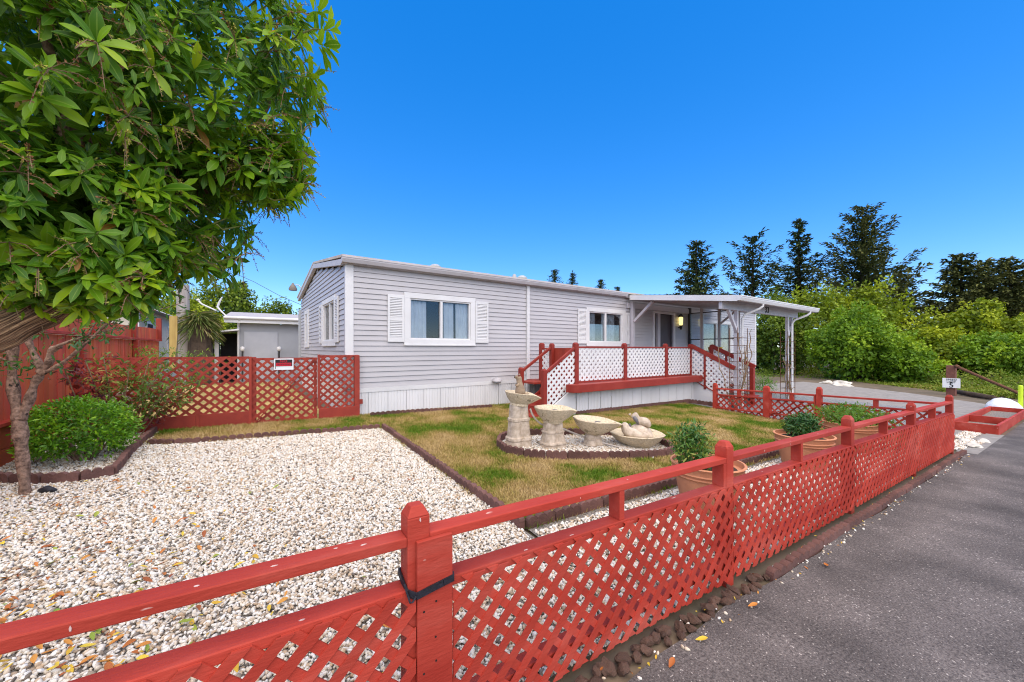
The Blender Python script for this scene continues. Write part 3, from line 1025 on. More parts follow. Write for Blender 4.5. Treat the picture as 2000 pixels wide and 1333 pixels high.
back_panel(bf, BXL, BXG0 - .03, 1.505, [(BXL, -0.99), (-0.93, BXG0 - .03)])
back_panel(bf, BXG1 + .03, BXR - .11, 1.515, [(BXG1 + .03, BXR - .002)], lat_lo=.50)
for x, w, z in ((-0.96, .028, .60), (BXG0 - .012, .02, 1.50)):
    part(MB().box(x - w, x + w, BY - .031, BY - .001 + .0, BZ - .05, z - .02 if z < 1 else z), 'stile', M_RED_DARK, bf)
part(MB().box(BXG1 + .006, BXG1 + .052, BY - .034, BY - .012, .505, 1.53), 'stile', M_RED_DARK, bf)
part(capped_post(BXR - .10, BXR + .0, BY - .01, BY + .09, BZ - .2, 1.505, 0.012), 'post', M_RED_DARK, bf, bevel=0.004)
part(MB().box(BXR + .002, BXR + .06, BY - .0, BY + .05, .53, .62), 'latch_block', M_RED_DARK, bf)
for x in (-2.36, -0.20 + .0):
    part(MB().box(x - .04, x + .04, BY + .062, BY + .15, BZ - .2, 1.49), 'rear_post', M_RED_DARK, bf)
bg = thing('lattice_gate', 'tall red lattice gate with long diagonal brace and warning sign', 'gate', (0.28, BY, BZ))
back_panel(bg, BXG0 + .005, BXG1 - .0, 1.475, [], brace=True)
for p, q in (((BXG0 + .03, BZ + .05), (BXG0 + .03, 1.47)), ((BXG1 - .03, BZ + .05), (BXG1 - .03, 1.47)), ((BXG0 + .06, BZ + .05), (BXG1 - .06, BZ + .05))):
    pass
part(MB().bar((BXG0 + .07, BY - .012, BZ + .06), (BXG1 - .05, BY - .012, 1.45), .016, .065, up=(0, -1, 0)), 'brace', M_RED_DARK, bg)
part(MB().box(BXG0 + .006, BXG0 + .05, BY + .02, BY + .05, BZ + .02, 1.47), 'stile', M_RED_DARK, bg)
part(MB().box(BXG1 - .05, BXG1 - .006, BY + .02, BY + .05, BZ + .02, 1.47), 'stile', M_RED_DARK, bg)
part(MB().box(BXG0 + .01, BXG1 - .01, BY - .008, BY + .012, BZ + .03, BZ + .075), 'bottom_rail', M_RED_DARK, bg)


def text_part(txt, size, m, root, loc, rot, name='lettering', depth=0.0015, xscale=1.0):
    cu = bpy.data.curves.new(name, 'FONT')
    cu.body = txt
    cu.size = size
    cu.extrude = depth
    cu.align_x = 'CENTER'
    cu.align_y = 'CENTER'
    cu.offset = size * 0.008
    if name == 'house_number':
        cu.space_character = 1.2
    tmp = bpy.data.objects.new(name, cu)
    COL.objects.link(tmp)
    dg = bpy.context.evaluated_depsgraph_get()
    me = bpy.data.meshes.new_from_object(tmp.evaluated_get(dg))
    bpy.data.objects.remove(tmp)
    me.materials.clear()
    me.materials.append(m)
    o = bpy.data.objects.new(name, me)
    COL.objects.link(o)
    o.parent = root
    off = ORIG.get(root)
    o.location = Vector(loc) - (off if off is not None else Vector((0, 0, 0)))
    o.rotation_euler = rot
    o.scale = (xscale, 1, 1)
    return o


SX0, SX1, SZ0, SZ1 = 0.105, 0.41, 1.255, 1.462
sg = thing('warning_sign', 'white framed NO TRESPASSING sign hung on the tall lattice gate', 'sign', ((SX0 + SX1) / 2, BY - .02, SZ0))
part(MB().box(SX0, SX1, BY - .022, BY - .017, SZ0, SZ1), 'backing', M_SIGNW, sg)
part(MB().box(SX0 + .02, SX1 - .02, BY - .0245, BY - .0222, SZ0 + .065, SZ1 - .02), 'black_panel', M_SIGNK, sg)
part(MB().box(SX0 + .032, SX1 - .035, BY - .0262, BY - .0247, SZ0 + .072, SZ0 + .128), 'red_band', M_SIGNR, sg)
part(MB().box(SX0 + .02, SX0 + .028, BY - .0245, BY - .0222, SZ0 + .02, SZ0 + .064), 'black_edge', M_SIGNK, sg)
sx = (SX0 + SX1) / 2
text_part('NO', .062, M_SIGNR, sg, (sx - .005, BY - .0255, SZ0 + .156), (RAD(90), 0, 0), xscale=1.2)
text_part('TRESPASSING', .036, M_SIGNK, sg, (sx - .003, BY - .0268, SZ0 + .100), (RAD(90), 0, 0))

# ------------------------------------------------------------------ board fence on the plot boundary
bx = -2.55
bd = thing('board_fence', 'weathered red board fence with ledge along the yard boundary', 'fence', (bx, 8.0, gz(bx, 8)))
y = 4.6
while y < 14.4:
    w = rng.uniform(.125, .145)
    off = rng.uniform(-.006, .006)
    part(MB().box(bx - .03 + off, bx - .012 + off, y, y + w - .006, .80, 1.845), 'board', M_RED_OLD, bd)
    y += w
y = 6.6
while y < 14.4:
    w = rng.uniform(.125, .145)
    off = rng.uniform(-.006, .006)
    part(MB().box(bx - .05 + off, bx - .034 + off, y, y + w - .006, 1.90, 2.17 + .02 * math.sin(y)), 'board', M_RED_OLD, bd)
    y += w
part(MB().box(bx - .06, bx + .06, 4.6, 14.4, 1.85, 1.893), 'ledge', M_RED, bd, bevel=0.004)
part(MB().box(bx - .01, bx + .10, 4.6, 9.3, .77, .812), 'ledge', M_RED, bd, bevel=0.004)
for z0, z1 in ((.50, .765), (.10, .493)):
    part(MB().box(bx - .02, bx + .035, 4.6, 9.3, z0, z1), 'kickboard', M_RED_OLD, bd, bevel=0.004)
for y in (8.9, 11.95):
    part(MB().box(bx - .008, bx + .085, y - .05, y + .05, .2, 1.84), 'post', M_RED_DARK, bd, bevel=0.004)
for y in (9.6, 11.98, 14.38):
    part(MB().box(bx - .06, bx + .05, y - .055, y + .055, 1.895, 2.49), 'post', M_RED_DARK, bd, bevel=0.004)

# white scuffs and droppings on the near rails
for x, where in ((-.43, 'front'), (-.18, 'top'), (.02, 'top'), (.21, 'top'), (.30, 'top'), (.505, 'cap'), (1.02, 'mid'), (1.35, 'front'), (1.75, 'top'), (3.3, 'front'), (3.75, 'front'), (4.4, 'top'), (.10, 'mid'), (1.30, 'mid')):
    z = zf(x)
    n = rng.randint(5, 7)
    lx, ly = rng.uniform(.008, .022), rng.uniform(.0018, .0042)
    pts = [(lx * math.cos(6.283 * i / n) * rng.uniform(.5, 1.1), ly * math.sin(6.283 * i / n) * rng.uniform(.5, 1.1)) for i in range(n)]
    mb = MB()
    if where == 'top':
        yy = FY + rng.uniform(.02, .07)
        mb.prism([(x + a, yy + b * 1.6, z + .9055 - .02 * a) for a, b in pts], (0, 0, .0012))
    elif where == 'mid':
        yy = FY + rng.uniform(.01, .04)
        mb.prism([(x + a, yy + b * 1.6, z + .7055 - .02 * a) for a, b in pts], (0, 0, .0012))
    elif where == 'cap':
        mb.prism([(x + b, FY + .0012, z + .965 + a) for a, b in pts], (0, -.0012, 0))
    else:
        mb.prism([(x + b, FY + .0035, z + .888 + a * .7) for a, b in pts], (0, -.0012, 0))
    part(mb, 'white_scuff', M_SCUFF, ff)
# ------------------------------------------------------------------ the mobile home: u along the front, v into the house (local frame of the house)
HA = RAD(2.6)
HC = (1.338, 8.197)
house = thing('mobile_home', 'long single storey mobile home with pale grey siding and white window frames', 'mobile home', (HC[0], HC[1], 0), HA)


def H(u, v, z=0.0):
    return Vector((HC[0] + u * math.cos(HA) - v * math.sin(HA), HC[1] + u * math.sin(HA) + v * math.cos(HA), z))


def hg(u, v):
    p = H(u, v)
    return gz(p.x, p.y)


UL, VD = 18.24, 7.05          # length and depth
ZT, ZE, ZR = 0.83, 3.32, 3.84  # siding bottom, eave soffit, ridge


class Wall:
    """a: along the wall, o: outwards from it."""
    def __init__(s, kind):
        s.k = kind

    def p(s, a, o, z):
        return Vector((a, -o, z)) if s.k == 'front' else Vector((-o, a, z))

    def box(s, mb, a0, a1, o0, o1, z0, z1):
        c = [s.p(a, o, z) for z in (z0, z1) for a, o in ((a0, o0), (a1, o0), (a1, o1), (a0, o1))]
        return mb.hexa(c)


FR, EN = Wall('front'), Wall('end')
# openings: a0, a1, z0, z1 of the trim
OP_F = {'w1': (1.16, 2.93, 1.71, 2.87), 'w2': (6.78, 8.61, 1.72, 2.90), 'door': (10.12, 11.48, 0.83, 2.98), 'w3': (13.35, 15.9, 1.25, 2.80)}
OP_E = {'w1': (0.96, 2.63, 1.70, 2.84), 'w2': (5.10, 5.97, 1.68, 2.86)}


def shell(wall, a0, a1, z0, z1, ops, th=0.10):
    mb = MB()
    cuts = sorted({a0, a1} | {o[0] + .03 for o in ops} | {o[1] - .03 for o in ops})
    for i in range(len(cuts) - 1):
        c0, c1 = cuts[i], cuts[i + 1]
        cm = (c0 + c1) / 2
        hit = [o for o in ops if o[0] + .03 <= cm <= o[1] - .03]
        if hit:
            o = hit[0]
            if o[2] > z0:
                wall.box(mb, c0, c1, -th, 0, z0, o[2] + .03)
            wall.box(mb, c0, c1, -th, 0, o[3] - .03, z1)
        else:
            wall.box(mb, c0, c1, -th, 0, z0, z1)
    return mb


part(shell(FR, 0.0, UL, 0.2, ZE + .05, list(OP_F.values())), 'wall', M_SIDING, house)
part(shell(EN, 0.11, VD, 0.2, ZE + .02, list(OP_E.values())), 'wall', M_SIDING, house)
gab = [(0, -0.0)]
mb = MB().prism([EN.p(a, -.1, z) for a, z in ((0.11, ZE + .02), (VD - .01, ZE + .02), (VD / 2, ZR - .02))], (0.1, 0, 0))
part(mb, 'gable', M_SIDING, house)
part(MB().box(0.0, UL, VD - .1, VD, 0.2, ZE), 'wall', M_SIDING, house)
part(MB().box(UL - .1, UL, .11, VD - .11, 0.2, ZE), 'wall', M_SIDING, house)
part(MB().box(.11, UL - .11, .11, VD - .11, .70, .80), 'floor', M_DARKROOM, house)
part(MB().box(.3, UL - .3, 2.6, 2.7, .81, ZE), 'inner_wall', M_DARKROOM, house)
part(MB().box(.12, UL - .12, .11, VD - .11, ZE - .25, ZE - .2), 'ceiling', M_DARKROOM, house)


def siding(wall, a0, a1, ztop, ops, course=0.1075, top_fn=None):
    z = ZT + .012
    while z < ztop - .03:
        zt = min(z + course - .009, ztop)
        zm = (z + zt) / 2
        e0, e1 = a0, a1
        if top_fn:
            e0, e1 = top_fn(zm)
            if e1 - e0 < .1:
                break
        iv = [(e0, e1)]
        for o in ops:
            if o[2] + .02 < zm < o[3] - .02:
                nv = []
                for s, e in iv:
                    if o[0] + .02 > s:
                        nv.append((s, min(e, o[0] + .02)))
                    if o[1] - .02 < e:
                        nv.append((max(s, o[1] - .02), e))
                iv = [(s, e) for s, e in nv if e - s > .02]
        for s, e in iv:
            mb = MB()
            c = [wall.p(s, .001, z), wall.p(e, .001, z), wall.p(e, .024, z), wall.p(s, .024, z), wall.p(s, .001, zt), wall.p(e, .001, zt), wall.p(e, .007, zt), wall.p(s, .007, zt)]
            mb.hexa(c)
            part(mb, 'siding_board', M_SIDING, house)
        z += course


siding(FR, 0.125, 4.50, ZE - .02, list(OP_F.values()))
siding(FR, 4.60, UL - .06, ZE - .02, list(OP_F.values()))
siding(EN, 0.07, VD - .02, ZR, list(OP_E.values()), top_fn=lambda z: (0.07, VD - .02) if z < ZE - .02 else (max(0.07, (z - ZE + .03) / (ZR - ZE) * VD / 2 + .02), VD - (z - ZE + .03) / (ZR - ZE) * VD / 2 - .02))

# trims
mb = MB()
FR.box(mb, 0.10, UL, .001, .030, .745, .840)
part(mb, 'base_trim', M_WHITE, house)
mb = MB()
EN.box(mb, 0.05, VD, .001, .030, .745, .840)
part(mb, 'base_trim', M_WHITE, house)
mb = MB()
FR.box(mb, -0.032, 0.125, .0005, .034, .841, ZE + .0)
part(mb, 'corner_trim', M_WHITE, house, bevel=.004)
mb = MB()
EN.box(mb, 0.0, 0.07, .0005, .032, .841, ZE + .0)
part(mb, 'corner_trim', M_GREYTRIM, house, bevel=.004)
mb = MB()
FR.box(mb, UL - .06, UL + .032, .0005, .034, .841, ZE + .0)
part(mb, 'corner_trim', M_WHITE, house, bevel=.004)
# skirting panels with narrow ribs
def skirt_panel(wall, a0, a1, o, gz_fn, ztop, root, m=M_SKIRT, rib=0.066):
    mb = MB()
    n = max(1, round((a1 - a0) / rib))
    pts = []
    for i in range(n):
        s = a0 + (a1 - a0) * i / n
        e = a0 + (a1 - a0) * (i + 1) / n
        w = e - s
        pts += [(s + w * .02, o), (s + w * .80, o), (s + w * .84, o - .008), (s + w * .96, o - .008)]
    bot = []
    for a, q in pts:
        bot.append((a, q))
    vs, fs = [], []
    for a, q in bot:
        vs.append(wall.p(a, q, gz_fn(a) - .12))
        vs.append(wall.p(a, q, ztop(a) if callable(ztop) else ztop))
    for i in range(len(bot) - 1):
        fs.append((2 * i, 2 * i + 2, 2 * i + 3, 2 * i + 1))
    mb.add(vs, fs)
    return part(mb, 'skirt_panel', m, root)


a = 0.02
while a < 8.0:
    skirt_panel(FR, a, a + .40, .018, lambda q: hg(q, 0), .745, house)
    a += .40
a = 0.02
while a < VD - .4:
    skirt_panel(EN, a, a + .40, .018, lambda q: hg(0, q), .745, house)
    a += .40

# roof
mb = MB()
for s in (0, 1):
    v0, v1 = (-.20, VD / 2) if s == 0 else (VD / 2, VD + .20)
    z0, z1 = (ZE + .10, ZR + .12) if s == 0 else (ZR + .12, ZE + .10)
    mb.hexa([(-.12, v0, z0), (UL + .12, v0, z0), (UL + .12, v1, z1), (-.12, v1, z1), (-.12, v0, z0 + .055), (UL + .12, v0, z0 + .055), (UL + .12, v1, z1 + .055), (-.12, v1, z1 + .055)])
part(mb, 'roof', M_ROOF, house)
mb = MB()
for s in (0, 1):
    v0, v1 = (-.0, VD / 2) if s == 0 else (VD / 2, VD + .0)
    z0, z1 = (ZE - .02, ZR + .0) if s == 0 else (ZR + .0, ZE - .02)
    mb.hexa([(-.115, v0, z0), (-.032, v0, z0), (-.032, v1, z1), (-.115, v1, z1), (-.115, v0, z0 + .115), (-.032, v0, z0 + .115), (-.032, v1, z1 + .115), (-.115, v1, z1 + .115)])
part(mb, 'rake_trim', M_GREYTRIM, house)
mb = MB()
FR.box(mb, -.115, UL + .115, .002, .10, ZE - .0, ZE + .095)
part(mb, 'soffit', M_GREYTRIM, house)
# gutter: K-shaped profile
prof = [(.102, 3.335), (.175, 3.335), (.205, 3.40), (.205, 3.425), (.215, 3.425), (.215, 3.455), (.102, 3.455)]
mb = MB().prism([FR.p(-.12, o, z) for o, z in prof], (8.66, 0, 0))
part(mb, 'gutter', M_GREYTRIM, house, bevel=.003)
mb = MB()
FR.box(mb, 4.505, 4.595, .002, .062, .30, 3.335)
part(mb, 'downspout', M_WHITE, house, bevel=.006)
# roof vents
for u, v, r, h in ((2.56, 1.5, .16, .20), (5.2, 1.5, .07, .24), (5.5, 1.5, .16, .22), (4.9, 1.6, .04, .12)):
    zb = ZE + .15 + (v + .2) / (VD / 2 + .2) * (ZR - ZE + .02)
    mb = MB().lathe([(r * .6, zb - .05), (r * .6, zb + h * .55), (r, zb + h * .56), (r * 1.02, zb + h * .72), (r * .55, zb + h)], (u, v, 0), 14)
    part(mb, 'roof_vent', M_GALV, house, smooth=True)


def window(wall, op, glass, mull=0.5, curtains=(), shut=(), screen_side=0, mat_c=M_CURTAIN, sill=True):
    a0, a1, z0, z1 = op
    g0, g1, h0, h1 = glass
    mb = MB()
    wall.box(mb, a0, a1, .001, .045, h1, z1)
    wall.box(mb, a0, a1, .001, .045, z0, h0)
    wall.box(mb, a0, g0, .001, .045, h0, h1)
    wall.box(mb, g1, a1, .001, .045, h0, h1)
    w = part(mb, 'window', M_WHITE, house, bevel=.004)
    mb = MB()
    t = .03
    wall.box(mb, g0 + .001, g1 - .001, -.06, .02, h1 - t, h1 - .001)
    wall.box(mb, g0 + .001, g1 - .001, -.06, .02, h0 + .001, h0 + t)
    wall.box(mb, g0 + .001, g0 + t, -.06, .02, h0 + t, h1 - t)
    wall.box(mb, g1 - t, g1 - .001, -.06, .02, h0 + t, h1 - t)
    gm = g0 + (g1 - g0) * mull
    wall.box(mb, gm - .028, gm + .028, -.06, .024, h0 + t, h1 - t)
    part(mb, 'frame', M_WHITE, w, bevel=.002)
    for s, e in ((g0 + t, gm - .029), (gm + .029, g1 - t)):
        mb = MB()
        wall.box(mb, s, e, -.032, -.026, h0 + t, h1 - t)
        part(mb, 'pane', M_GLASS, w)
    for s, e in curtains:
        mb = MB()
        n = max(10, int((e - s) / .016))
        vs = []
        for i in range(n + 1):
            q = s + (e - s) * i / n
            o = -.075 + .018 * math.sin(q * 62 + s * 9) + .012 * math.sin(q * 131 + 1)
            vs += [wall.p(q, o, h0 - .05), wall.p(q, o * .9 - .02, h1 - .04)]
        mb.add(vs, [(2 * i, 2 * i + 2, 2 * i + 3, 2 * i + 1) for i in range(n)])
        part(mb, 'curtain', mat_c, w, smooth='all')
    if sill:
        mb = MB()
        wall.box(mb, a0 - .0, a1 + .0, .0455, .058, z0 + .0, z0 + .028)
        part(mb, 'sill', M_WHITE, w)
    for s, e in shut:
        shutter(wall, s, e, z0 + .075, z1 - .075)
    return w


def shutter(wall, s, e, z0, z1):
    mb = MB()
    b = .05
    wall.box(mb, s + .004, s + b, .023, .055, z0, z1)
    wall.box(mb, e - b, e - .004, .023, .055, z0, z1)
    zm = (z0 + z1) / 2 - .02
    for p, q in ((z0, z0 + .09), (zm - .035, zm + .035), (z1 - .07, z1)):
        wall.box(mb, s + b, e - b, .023, .055, p, q)
    sh = part(mb, 'shutter', M_WHITE, house, bevel=.003)
    mb = MB()
    for p, q in ((z0 + .09, zm - .035), (zm + .035, z1 - .07)):
        n = int((q - p) / .034)
        for i in range(n):
            za = p + (q - p) * (i + .05) / n
            zb = p + (q - p) * (i + .80) / n
            mb.hexa([wall.p(s + b, .030, zb), wall.p(e - b, .030, zb), wall.p(e - b, .048, za), wall.p(s + b, .048, za),
                     wall.p(s + b, .036, zb + .006), wall.p(e - b, .036, zb + .006), wall.p(e - b, .053, za + .006), wall.p(s + b, .053, za + .006)])
    wall.box(mb, s + b, e - b, .0225, .026, z0 + .09, z1 - .07)
    part(mb, 'louvres', M_WHITE, sh)


window(FR, OP_F['w1'], (1.29, 2.80, 1.85, 2.75), .50, [(1.30, 1.72), (2.14, 2.40), (2.46, 2.82)], [(.80, 1.16), (2.93, 3.30)])
window(FR, OP_F['w2'], (6.90, 8.45, 1.85, 2.78), .49, [(6.86, 7.25), (7.55, 8.2)], [(6.41, 6.78), (8.61, 8.80)])
window(FR, OP_F['w3'], (13.45, 15.8, 1.35, 2.70), .48, [(13.4, 15.85)], mat_c=M_CURTAIN2)
window(EN, OP_E['w1'], (1.09, 2.50, 1.83, 2.73), .45, [], [(.63, .96), (2.63, 3.02)])
window(EN, OP_E['w2'], (5.3, 5.78, 1.82, 2.74), .5, [], [])
# electric meter hood on the skirt trim
mb = MB().lathe([(.05, 0), (.13, .005), (.12, .05), (.07, .09), (.02, .10)], (3.52, -.10, .82), 14)
vt = part(mb, 'dryer_vent', M_GREYTRIM, house, smooth=True)
mb = MB().tube([(3.44, -.13, .825), (3.43, -.14, .80), (3.52, -.16, .79), (3.60, -.14, .80), (3.61, -.13, .825)], .012, 6)
part(mb, 'vent_flap', M_GALV, vt)

# front door under the porch
mb = MB()
FR.box(mb, 10.12, 10.22, .001, .05, .84, 2.98)
FR.box(mb, 11.36, 11.48, .001, .05, .84, 2.98)
FR.box(mb, 10.22, 11.36, .001, .05, 2.90, 2.98)
dr = part(mb, 'door', M_WHITE, house, bevel=.004)
mb = MB()
FR.box(mb, 10.23, 11.35, -.10, -.06, .84, 2.89)
part(mb, 'door_leaf', M_SCREEN, dr)
mb = MB()
FR.box(mb, 10.42, 10.56, -.055, .03, .84, 2.895)
part(mb, 'door_post', M_PORCH, dr)
mb = MB().lathe([(.02, 0), (.035, .02), (.03, .05), (.012, .06)], (0, 0, 0), 10)
mb.v = [(10.75 + x, -.005 - z, 1.80 + y) for x, y, z in mb.v]
part(mb, 'handle', M_GALV, dr, smooth=True)
# lit lamp on the porch wall
M_LAMP = bpy.data.materials.new('lit_lamp_glass')
M_LAMP.use_nodes = True
pb = M_LAMP.node_tree.nodes['Principled BSDF']
pb.inputs['Base Color'].default_value = (0.8, 0.7, 0.3, 1)
pb.inputs['Emission Color'].default_value = (1.0, 0.80, 0.28, 1)
pb.inputs['Emission Strength'].default_value = 1.1
lp = thing('porch_lamp', 'lit yellow wall lamp beside the front door under the porch', 'lamp', H(11.72, -.12, 2.6))
lx = H(11.72, -.12, 0)
part(MB().lathe([(.05, 2.52), (.07, 2.60), (.075, 2.80), (.05, 2.83)], (lx.x, lx.y, 0), 12), 'glass_shade', M_LAMP, lp, smooth=True)
part(MB().lathe([(.08, 2.832), (.10, 2.85), (.03, 2.95)], (lx.x, lx.y, 0), 12), 'cap', M_DARKMETAL, lp, smooth=True)
part(MB().lathe([(.03, 2.36), (.05, 2.46), (.07, 2.518)], (lx.x, lx.y, 0), 12), 'base', M_DARKMETAL, lp, smooth=True)
p_, q_ = H(11.72, -.11, 2.44), H(11.72, -.005, 2.44)
part(MB().bar(p_, q_, .03, .03), 'bracket', M_DARKMETAL, lp)

# ------------------------------------------------------------------ deck with stairs at both ends
deck = thing('deck', 'raised red deck with white lattice railing, steps and white skirting', 'deck', (HC[0], HC[1], 0), HA)
DV = -1.80
part(MB().box(4.50, 12.6, -1.95, -.04, .775, .828), 'deck_floor', M_DECK, deck)
# front ledge with rounded ends
rim = []
L0, L1, f0, f1 = 4.14, 9.72, -1.93, -2.19
for k in range(7):
    a = RAD(90 * k / 6)
    rim.append((L0 + .22 - .22 * math.sin(a) if False else L0 + .22 * (1 - math.sin(a)), f1 + .22 * (1 - math.cos(a))))
rim = [(L0, f0)] + [(L0 + .22 * (1 - math.cos(RAD(15 * k))), f1 + .22 * (1 - math.sin(RAD(15 * k)))) for k in range(7)]
rim += [(L1 - .22 * (1 - math.cos(RAD(15 * k))), f1 + .22 * (1 - math.sin(RAD(15 * k)))) for k in range(6, -1, -1)] + [(L1, f0)]
mb = MB().prism([(x, y, .675) for x, y in rim], (0, 0, .175))
part(mb, 'ledge', M_DECK, deck, bevel=.008)
dposts = [4.57, 6.31, 8.12, 9.42]
for u in dposts:
    part(capped_post(u - .055, u + .055, DV - .055, DV + .055, .829, 1.745, .04), 'post', M_DECK, deck, bevel=.006)
for i in range(3):
    a0, a1 = dposts[i] + .056, dposts[i + 1] - .056
    part(MB().box(a0, a1, DV - .03, DV + .03, 1.655, 1.695), 'rail', M_DECK, deck, bevel=.004)
    part(MB().box(a0, a1, DV - .025, DV + .025, .845, .885), 'rail', M_DECK, deck)
    lattice(deck, M_WHITE, [(a0, .888), (a1, .888), (a1, 1.653), (a0, 1.653)], lambda a, b: (a, DV - .004, b), (0, -1, 0), 0.152, 0.054, 0.008, 45)
# skirt of the deck
a = 4.50
while a < 9.40:
    skirt_panel(FR, a, min(a + .40, 9.43), 1.90, lambda q: hg(q, -1.9), .672, deck, rib=.05)
    a += .40
# left stairs descend along -u between v=-0.95 and v=-1.80
for k in range(4):
    u1 = 4.50 - .30 * k
    zt = .70 - .165 * k
    part(MB().box(u1 - .33, u1, -1.77, -.98, zt - .045, zt), 'step', M_DECK, deck, bevel=.004)
    part(MB().box(u1 - .03, u1 - .001, -1.75, -1.0, zt + .001, zt + .125), 'riser', M_RED_DARK, deck)
part(MB().prism([(4.52, -.97, .82), (3.25, -.97, .08), (3.25, -.97, .02), (3.7, -.97, .02), (4.52, -.97, .5)], (0, .045, 0)), 'stringer', M_DECK, deck)
part(MB().prism([(4.50, -1.88, .785), (3.60, -1.88, .26), (3.60, -1.88, -.05), (4.50, -1.88, -.05)], (0, .04, 0)), 'stringer', M_WHITE, deck)
part(capped_post(3.62 - .05, 3.62 + .05, DV - .05, DV + .05, -.05, 1.17, .03), 'post', M_DECK, deck, bevel=.005)
part(capped_post(3.66 - .05, 3.66 + .05, -.97, -.87, -.05, 1.17, .03), 'post', M_DECK, deck, bevel=.005)
part(capped_post(4.62 - .05, 4.62 + .05, -.97, -.87, .829, 1.745, .03), 'post', M_DECK, deck, bevel=.005)
part(capped_post(4.62 - .055, 4.62 + .055, -.58, -.47, .829, 1.76, .03), 'post', M_DECK, deck, bevel=.005)
part(MB().bar((3.66, DV - .01, 1.12), (4.515, DV - .01, 1.66), .055, .06), 'handrail', M_DECK, deck, bevel=.006)
part(MB().bar((3.70, -.92, 1.12), (4.57, -.92, 1.66), .055, .06), 'handrail', M_DECK, deck, bevel=.006)
part(MB().box(4.60, 4.64, -.865, -.585, 1.62, 1.66), 'rail', M_DECK, deck)
lattice(deck, M_WHITE, [(-.865, .9), (-.585, .9), (-.585, 1.61), (-.865, 1.61)], lambda a, b: (4.60, a, b), (-1, 0, 0), 0.152, 0.054, .008, 45)
part(MB().box(4.05, 4.72, -.93, -.30, .78, .826), 'landing_board', M_RED_DARK, deck)
lattice(deck, M_WHITE, [(3.675, .30), (4.515, .80), (4.515, 1.60), (3.675, 1.07)], lambda a, b: (a, DV - .006, b), (0, -1, 0), 0.152, 0.054, .008, 45)
# plank gate at the head of the stairs
gate2 = []
v = -1.745
while v < -.99:
    part(MB().box(4.68, 4.70, v, v + .098, .86, 1.66), 'plank', M_RED_DARK, deck)
    v += .102
part(MB().box(4.702, 4.73, -1.74, -.98, 1.55, 1.62), 'gate_rail', M_RED_DARK, deck)
# right stairs descend towards the road between u=9.42 and u=10.7
SU0, SU1 = 9.42, 10.70
sz = lambda v: .82 + (v - DV) * .42        # nosing line
for k in range(4):
    v1 = -1.96 - .30 * k
    zt = .69 - .135 * k
    part(MB().box(SU0 + .04, SU1 - .04, v1 - .34, v1, zt - .04, zt), 'step', M_DECK, deck)
E1 = -2.95
for u, fin in ((SU0, M_SKIRT), (SU1, M_WHITE)):
    part(MB().prism([(u, -1.90, .66), (u, E1, .66 + (E1 + 1.9) * .46), (u, E1, -.15), (u, -1.90, -.15)], (.03, 0, 0)), 'stair_skirt', fin, deck)
    hz = lambda v: 1.735 + (v - DV) * .50
    part(MB().bar((u, DV - .02 if u == SU0 else DV + .02, hz(DV)), (u, E1 - .12, hz(E1 - .12)), .09, .115), 'handrail', M_DECK, deck, bevel=.006)
    lattice(deck, M_WHITE, [(E1, .72 + (E1 + 1.9) * .46), (DV - .05, .70), (DV - .05, 1.62), (E1, 1.66 + (E1 - DV) * .50)][::1], lambda a, b, u=u: (u, a, b), (-1, 0, 0), 0.152, 0.054, .008, 45)
    part(MB().box(u - .03, u + .03, -2.28, -2.22, .45, 1.52), 'baluster', M_DECK, deck)
    part(MB().bar((u - .012, DV - .1, .70), (u - .012, E1, .70 + (E1 + 1.9) * .46), .02, .05, up=(1, 0, 0)), 'stair_trim', M_RED_DARK, deck)
part(capped_post(SU1 - .055, SU1 + .055, DV - .05, DV + .06, .829, 1.745, .03), 'post', M_DECK, deck, bevel=.005)
part(capped_post(SU1 - .055, SU1 + .055, E1 - .10, E1 + .01, -.15, 1.07, .05), 'post', M_DECK, deck, bevel=.005)

# ------------------------------------------------------------------ porch roof
porch = thing('porch_roof', 'pale shed roof over deck on posts, numbered 33 on its beam', 'porch roof', (HC[0], HC[1], 0), HA)
PU0, PU1, PV = 8.60, 14.15, -3.52
rz = lambda v: 3.40 + (v / 3.52) * .40       # top of the fascia, falling outwards
mb = MB().hexa([(PU0, PV, rz(PV) - .02), (PU1, PV, rz(PV) - .02), (PU1, -.22, rz(-.22) - .02), (PU0, -.22, rz(-.22) - .02),
                (PU0, PV, rz(PV) + .012), (PU1, PV, rz(PV) + .012), (PU1, -.22, rz(-.22) + .012), (PU0, -.22, rz(-.22) + .012)])
part(mb, 'roof_sheet', M_SHINGLE, porch)
